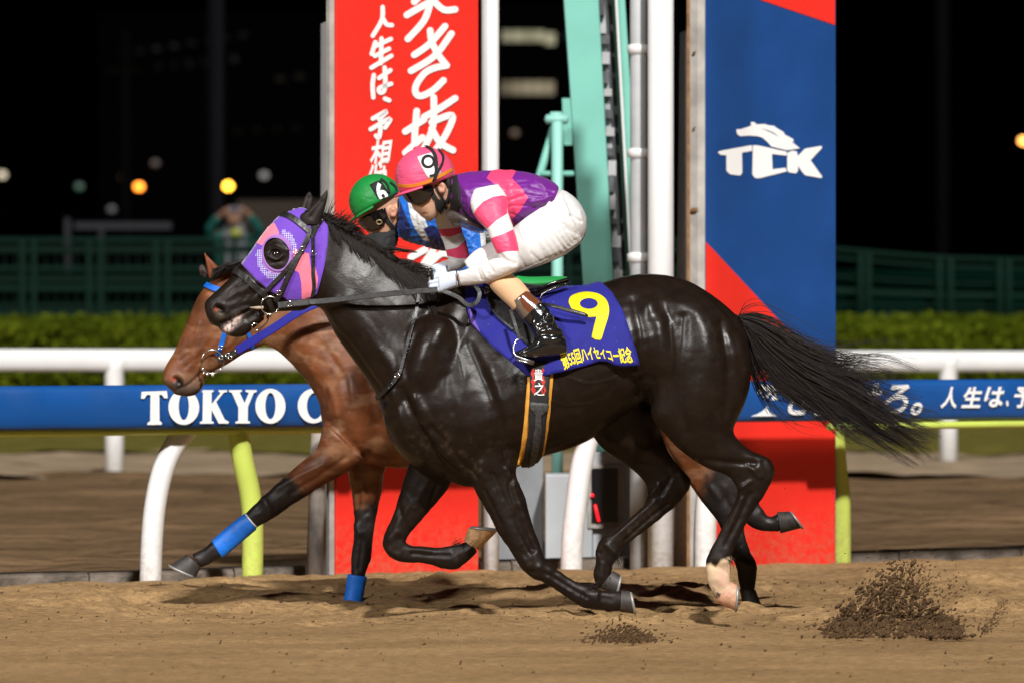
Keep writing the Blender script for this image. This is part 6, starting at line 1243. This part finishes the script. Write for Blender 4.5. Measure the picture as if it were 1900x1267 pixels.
# ---- jockey in green cap
j2 = empty('person', (P(850, 600, BY).x, BY, P(850, 500, BY).z), 'jockey in green cap and blue and white silks, half hidden behind the front jockey', 'person')
F2 = Vector((-.87, 0, -.5)).normalized(); U2 = Vector((-.5, 0, .87)).normalized()
h2 = [(658, 398, 736, 352, .068, 0), (668, 412, 742, 370, .070, 0), (680, 428, 742, 392, .066, 0), (690, 441, 738, 410, .056, 0), (702, 450, 732, 426, .042, 0), (712, 455, 726, 438, .022, 0)]
t2 = [(742, 358, 738, 440, .11, 0), (765, 350, 765, 452, .16, 0), (800, 346, 812, 464, .19, 0), (850, 345, 860, 468, .18, 0), (905, 348, 905, 462, .165, 0), (960, 358, 955, 455, .15, 0), (1000, 380, 995, 465, .15, 0), (1020, 405, 1015, 450, .10, 0)]
m2 = remesh([loft(h2, BY, 20), loft([(672, 412, 680, 408, .008, 0), (676, 424, 688, 418, .012, 0), (682, 433, 694, 427, .014, 0)], BY, 10), loft([(715, 400, 748, 372, .055, 0), (730, 425, 760, 365, .06, 0), (755, 440, 780, 365, .07, 0)], BY, 16), loft([tuple(list(q[:4]) + [q[4] * .85, 0]) for q in [(745, 366, 742, 432, .11), (800, 356, 812, 454, .17), (860, 356, 868, 458, .16), (955, 368, 950, 445, .14), (1005, 395, 1000, 445, .12)]], BY, 18),
             ellipsoid(P(729, 394, BY - .068), [Vector((.018, 0, -.006)), Vector((0, .014, 0)), Vector((.004, 0, .028))], 10),
             loft([(835, 380, 880, 375, .05, -.17), (852, 430, 892, 428, .045, -.19), (868, 472, 898, 475, .04, -.2), (858, 490, 878, 510, .035, -.18), (835, 500, 845, 522, .03, -.12)], BY, 14), loft([(835, 380, 880, 375, .05, .17), (852, 430, 892, 428, .045, .19), (868, 472, 898, 475, .04, .2), (835, 500, 845, 522, .03, .12)], BY, 14),
             loft([(985, 400, 1015, 455, .08, -.12), (930, 440, 955, 495, .075, -.2), (885, 478, 905, 520, .055, -.25), (910, 535, 940, 512, .045, -.27), (960, 590, 990, 565, .04, -.3), (1000, 640, 1025, 615, .035, -.32), (965, 655, 975, 640, .03, -.33)], BY, 14),
             loft([(985, 400, 1015, 455, .08, .12), (930, 440, 955, 495, .075, .2), (885, 478, 905, 520, .055, .25), (910, 535, 940, 512, .045, .27), (960, 590, 990, 565, .04, .3), (1000, 640, 1025, 615, .035, .32), (965, 655, 975, 640, .03, .33)], BY, 14)], .006, 4)
p = topx(coords(m2)); c = np.tile(np.array([.55, .30, .19]), (len(p), 1)); c = mixc(c, np.exp(-(segdist(p, [(695, 436), (702, 434)]) / 3) ** 2)[:, None] * .6, (.45, .16, .12)); c = mixc(c, np.exp(-(segdist(p, [(729, 395)]) / 9) ** 2)[:, None] * .5, (.6, .22, .16)); setcol(m2, c)
sculpt(m2, [([(729, 387), (735, 392), (732, 402)], 2.5, .005), ([(729, 395)], 3, -.008)])
from_mesh('body', m2, M['skin'], j2)
M['silks_blue'] = mat('silks_blue', (.006, .12, .52), .42, sheen=.1, spec=.5, bump=[(14, .006, (1, 1, 1.5), (0, .5, 0)), (60, .002)])
tm2 = remesh([loft(t2, BY, 28), loft([(830, 372, 885, 366, .065, -.16), (846, 430, 898, 426, .058, -.185), (862, 478, 902, 478, .052, -.2), (852, 490, 880, 515, .045, -.17), (832, 498, 846, 524, .036, -.12)], BY, 18)], .006, 7); wrinkles(tm2, .008, 14, 51, .8)
p = topx(coords(tm2)); setval(tm2, np.maximum(sdpoly(p, [(756, 372), (770, 378), (788, 405), (800, 440), (808, 452), (785, 446), (770, 425), (762, 405)]), sdpoly(p, [(890, 430), (930, 430), (930, 470), (893, 458)])), 'white'); setval(tm2, np.maximum(sdpoly(p, [(785, 425), (800, 418), (822, 430), (828, 475), (805, 475), (796, 445)]), sdpoly(p, [(736, 360), (748, 380), (764, 420), (765, 460), (742, 446), (735, 420)]) - 3), 'navy')
layered(M['silks_blue'], [('white', (.62, .62, .62), .8), ('navy', (.006, .02, .14), 1.5)]); from_mesh('silk_jacket', tm2, M['silks_blue'], j2)
m3 = remesh([loft([(975, 368, 972, 455, .16, 0), (1005, 382, 1002, 470, .16, 0), (1028, 405, 1024, 455, .12, 0)], BY, 22), loft([(985, 392, 1018, 465, .1, -.12), (928, 435, 960, 500, .085, -.2), (880, 475, 908, 524, .06, -.25)], BY, 20), loft([(985, 392, 1018, 465, .1, .12), (928, 435, 960, 500, .085, .2), (880, 475, 908, 524, .06, .25)], BY, 20)], .008, 6); from_mesh('breeches', m3, M['white_lycra'], j2)
M['green_silk'] = mat('green_silk', (.006, .23, .04), .46, sheen=.05, spec=.45, bump=[(10, .010, (1, 1, 2), (0, .6, 0)), (90, .001)])
hm2, HB2 = helmet(j2, (697, 372), BY, F2, U2, .131, .128, .112, -.15, M['green_silk'], .028)
patch('number_panel', [(686, 344), (695, 339), (706, 335), (717, 352), (726, 373), (717, 378), (708, 381), (697, 363)], HB2, M['black_cloth'], j2, .003, .002, (), 6, BY)
V, fs = text2d('6', .03); vs = []
for u, w in V:
    q0 = np.array([691, 345]) * (1 - u) * (1 - w) + np.array([707, 338]) * u * (1 - w) + np.array([723, 371]) * u * w + np.array([708, 378]) * (1 - u) * w; l, n = hit(HB2, q0[0], q0[1], BY); vs.append(l + n * .006)
if len(V): mesh_obj('number_six', vs, fs, M['letter_white'], j2, False)
for ln, w in (([(706, 334), (716, 342), (721, 355), (722, 368), (716, 384), (708, 394)], .012), ([(722, 340), (734, 350), (730, 366), (718, 384)], .010)): strap('goggle_strap', ln, w, HB2, M['black_cloth'], j2, .008, .003, BY)
JB2 = bvh_of(m2)
patch('goggles', [(664, 411), (676, 402), (698, 391), (714, 386), (719, 400), (713, 416), (703, 426), (692, 428), (678, 423)], JB2, M['lens_black'], j2, .012, .010, (), 4, BY, BY)
l, n = hit(JB2, 704, 412, BY); v, f = torus(l + n * .016, .013, .004, n, .8, 16); mesh_obj('goggle_rivet', v, f, mat('brass', (.35, .26, .12), .4, metal=.6), j2)
for ln, w in (([(714, 400), (722, 415), (732, 425), (738, 420)], .02), ([(739, 372), (742, 392), (740, 412), (732, 424)], .014)): strap('chin_strap', ln, w, JB2, M['black_cloth'], j2, .006, .005, BY)
nk = remesh([loft([(668, 440, 738, 420, .05, .0), (664, 458, 740, 444, .07, .0), (668, 485, 732, 470, .09, 0), (690, 510, 740, 500, .08, 0)], BY, 18)], .007, 6); wrinkles(nk, .006, 10, 5); from_mesh('neck_scarf', nk, M['black_cloth'], j2)

# ------------------------------------------------------------------ spectator behind the fence
SY = 88.0
sp = empty('person', (P(434, 590, SY).x, SY, 1.25), 'spectator in green jacket and grey bib holding up a camera behind the fence', 'person')
body = remesh([loft([(420, 384, 448, 384, .07, 0), (417, 398, 450, 398, .10, 0), (421, 412, 447, 412, .08, 0), (428, 420, 441, 420, .05, 0)], SY, 14), loft([(408, 425, 460, 425, .10, 0), (402, 445, 466, 445, .14, 0), (406, 500, 464, 500, .14, 0), (405, 545, 465, 545, .15, 0), (408, 605, 430, 605, .08, 0)], SY, 16), loft([(440, 540, 465, 540, .09, 0), (442, 605, 462, 605, .07, 0)], SY, 12),
               tube([P(404, 432, SY), P(396, 428, SY - .1), P(404, 405, SY - .25), P(418, 392, SY - .35), P(428, 390, SY - .38)], [.07, .06, .05, .04, .045], 12), tube([P(464, 432, SY), P(474, 428, SY - .1), P(466, 402, SY - .25), P(452, 390, SY - .35), P(446, 388, SY - .38)], [.07, .06, .05, .04, .045], 12)], .02, 3)
setcol(body, np.tile(np.array([.26, .14, .09]), (len(body.vertices), 1))); from_mesh('body', body, M['skin'], sp)
jac = remesh([loft([(405, 422, 463, 422, .12, .02), (398, 445, 470, 445, .17, .02), (400, 500, 468, 500, .17, .02), (402, 530, 466, 530, .17, .02)], SY, 18), tube([P(404, 430, SY), P(388, 440, SY - .05), P(390, 424, SY - .15), P(404, 404, SY - .27)], [.09, .09, .08, .065], 12), tube([P(464, 430, SY), P(482, 440, SY - .05), P(480, 424, SY - .15), P(464, 402, SY - .27)], [.09, .09, .08, .065], 12)], .02, 4)
from_mesh('jacket', jac, mat('jacket_green', (.012, .085, .07), .8, spec=.1), sp)
v, f = loft([(417, 416, 452, 416, .05, 0), (412, 440, 458, 440, .06, 0), (412, 475, 460, 475, .06, 0), (414, 512, 462, 512, .05, 0)], SY - .14, 14); mesh_obj('bib', v, f, mat('bib', (.10, .10, .115), .7), sp)
v, f = ellipsoid(P(438, 432, SY - .22), [Vector((.10, 0, 0)), Vector((0, .03, 0)), Vector((0, 0, .07))], 8); mesh_obj('badge', v, f, mat('badge', (.22, .24, .03), .6), sp)
tr_ = remesh([loft([(405, 528, 466, 528, .15, 0), (406, 550, 464, 550, .15, 0)], SY, 14), loft([(404, 540, 434, 540, .11, 0), (406, 602, 430, 602, .09, 0)], SY, 12), loft([(436, 540, 466, 540, .11, 0), (440, 602, 464, 602, .09, 0)], SY, 12)], .02, 3); from_mesh('trousers', tr_, mat('trousers', (.01, .01, .012), .8), sp)
ca = empty('camera_body', P(436, 390, SY - .42), 'small camera held up in front of the spectator\'s face', 'camera'); c0 = P(436, 390, SY - .42)
mb = MB(); mb.box((c0.x - .09, c0.y - .03, c0.z - .05), (c0.x + .09, c0.y + .05, c0.z + .05)); mb.obj('case', mat('cam_grey', (.10, .09, .12), .5), ca, bevel=.01)
v, f = tube([c0 + Vector((0, -.03, 0)), c0 + Vector((0, -.06, 0)), c0 + Vector((0, -.10, 0))], .035, 16); mesh_obj('lens', v, f, M['lens_black'], ca)

# ------------------------------------------------------------------ clods thrown up by the hooves
M['clod'] = mat('clod', (.085, .050, .025), .95, spec=.1, noise=(60, .35, 4))
ico = []; bmi = bmesh.new(); bmesh.ops.create_icosphere(bmi, subdivisions=1, radius=1); IV = np.array([v.co[:] for v in bmi.verts]); IF = np.array([[v.index for v in f.verts] for f in bmi.faces]); bmi.free()
def clods(name, n, fn, smin, smax, label):
    ground_ = name == 'sand_crumbs'
    V = []; Fs = []
    for i in range(n):
        px, py, dy, sc = fn(); dy = min(dy, CAMZ * F / max(py - 590, 1) - HY - rng.uniform(.04, .5)) if py > 1000 and not ground_ else dy; s = rng.uniform(smin, smax) * sc; c = np.array(P(px, py, HY + dy)); q = IV * (1 + rng.normal(0, .25, (len(IV), 1))) * np.array([1.5, 1, .75]) * s; a = rng.uniform(0, 6.3) ; rr = np.array([[math.cos(a * .2), 0, math.sin(a * .2)], [0, 1, 0], [-math.sin(a * .2), 0, math.cos(a * .2)]])
        V.append(q @ rr + c); Fs.append(IF + i * len(IV))
    V = np.concatenate(V); Fs = np.concatenate(Fs); m = bpy.data.meshes.new(name); m.from_pydata(V.tolist(), [], Fs.tolist()); return from_mesh(name, m, M['clod'], None, True, label=label, kind='stuff')
def fg():
    Y = 26.0 + 4.6 * rng.random() ** 1.1 if rng.random() < .8 else rng.uniform(22.2, 27.5); X = rng.uniform(-2.7, 2.7); z = float(sand_z(np.array([[X]]), np.array([[Y]]))[0, 0])
    return 950 + X * F / Y, 590 - (z + .002 - CAMZ) * F / Y, Y - HY, rng.uniform(.25, .9) ** 1.3
clods('sand_crumbs', 1500, fg, .003, .011, 'loose crumbs of damp sand lying on the churned track')
def f1():
    while True:
        x = rng.uniform(1530, 1782); h = np.interp(x, [1530, 1590, 1630, 1665, 1700, 1740, 1782], [14, 72, 125, 146, 104, 52, 8]) ; y = 1178 - h * rng.beta(1, 1.5)
        if fbm(np.array([x / 26.]), np.array([y / 20.]), 44, 3)[0] < -.18 and rng.random() < .7: continue
        q = 6 if rng.random() < .8 else 22
        return x + rng.normal(0, q), min(y + rng.normal(0, q * .8), 1180), rng.uniform(-.5, .35), rng.choice([.4, .7, 1, 1.5], p=[.3, .35, .25, .1])
clods('thrown_sand', 3000, f1, .0035, .0105, 'burst of dark sand clods thrown up behind the hooves at the right')
def f1b(): x = rng.normal(1690, 50); return x, 1100 - abs(rng.normal(0, 34)) + abs(x - 1690) * .1, rng.uniform(.2, 1.0), .6
clods('thrown_sand', 420, f1b, .003, .009, 'finer sand spray hanging above the big burst')
def f2(): x = rng.normal(1158, 32); return x, 1189 - abs(rng.normal(0, 18)) * max(.15, 1 - abs(x - 1150) / 110) + rng.normal(0, 2), rng.uniform(-.5, 0), .8
clods('thrown_sand', 600, f2, .003, .0085, 'low spray of sand under the hind hooves of the black horse')
def f3(): t = rng.random(); return 1825 + 45 * t + rng.normal(0, 7), 1172 - 60 * t + rng.normal(0, 5), rng.uniform(-.3, .2), .7 * (1 - t * .5)
clods('thrown_sand', 170, f3, .003, .008, 'small streak of flying sand near the right edge')
def f4(): return rng.uniform(1400, 1900), rng.uniform(900, 1250), rng.uniform(-.6, .6), .45
clods('thrown_sand', 130, f4, .002, .006, 'single grains of sand scattered in the air at the right')
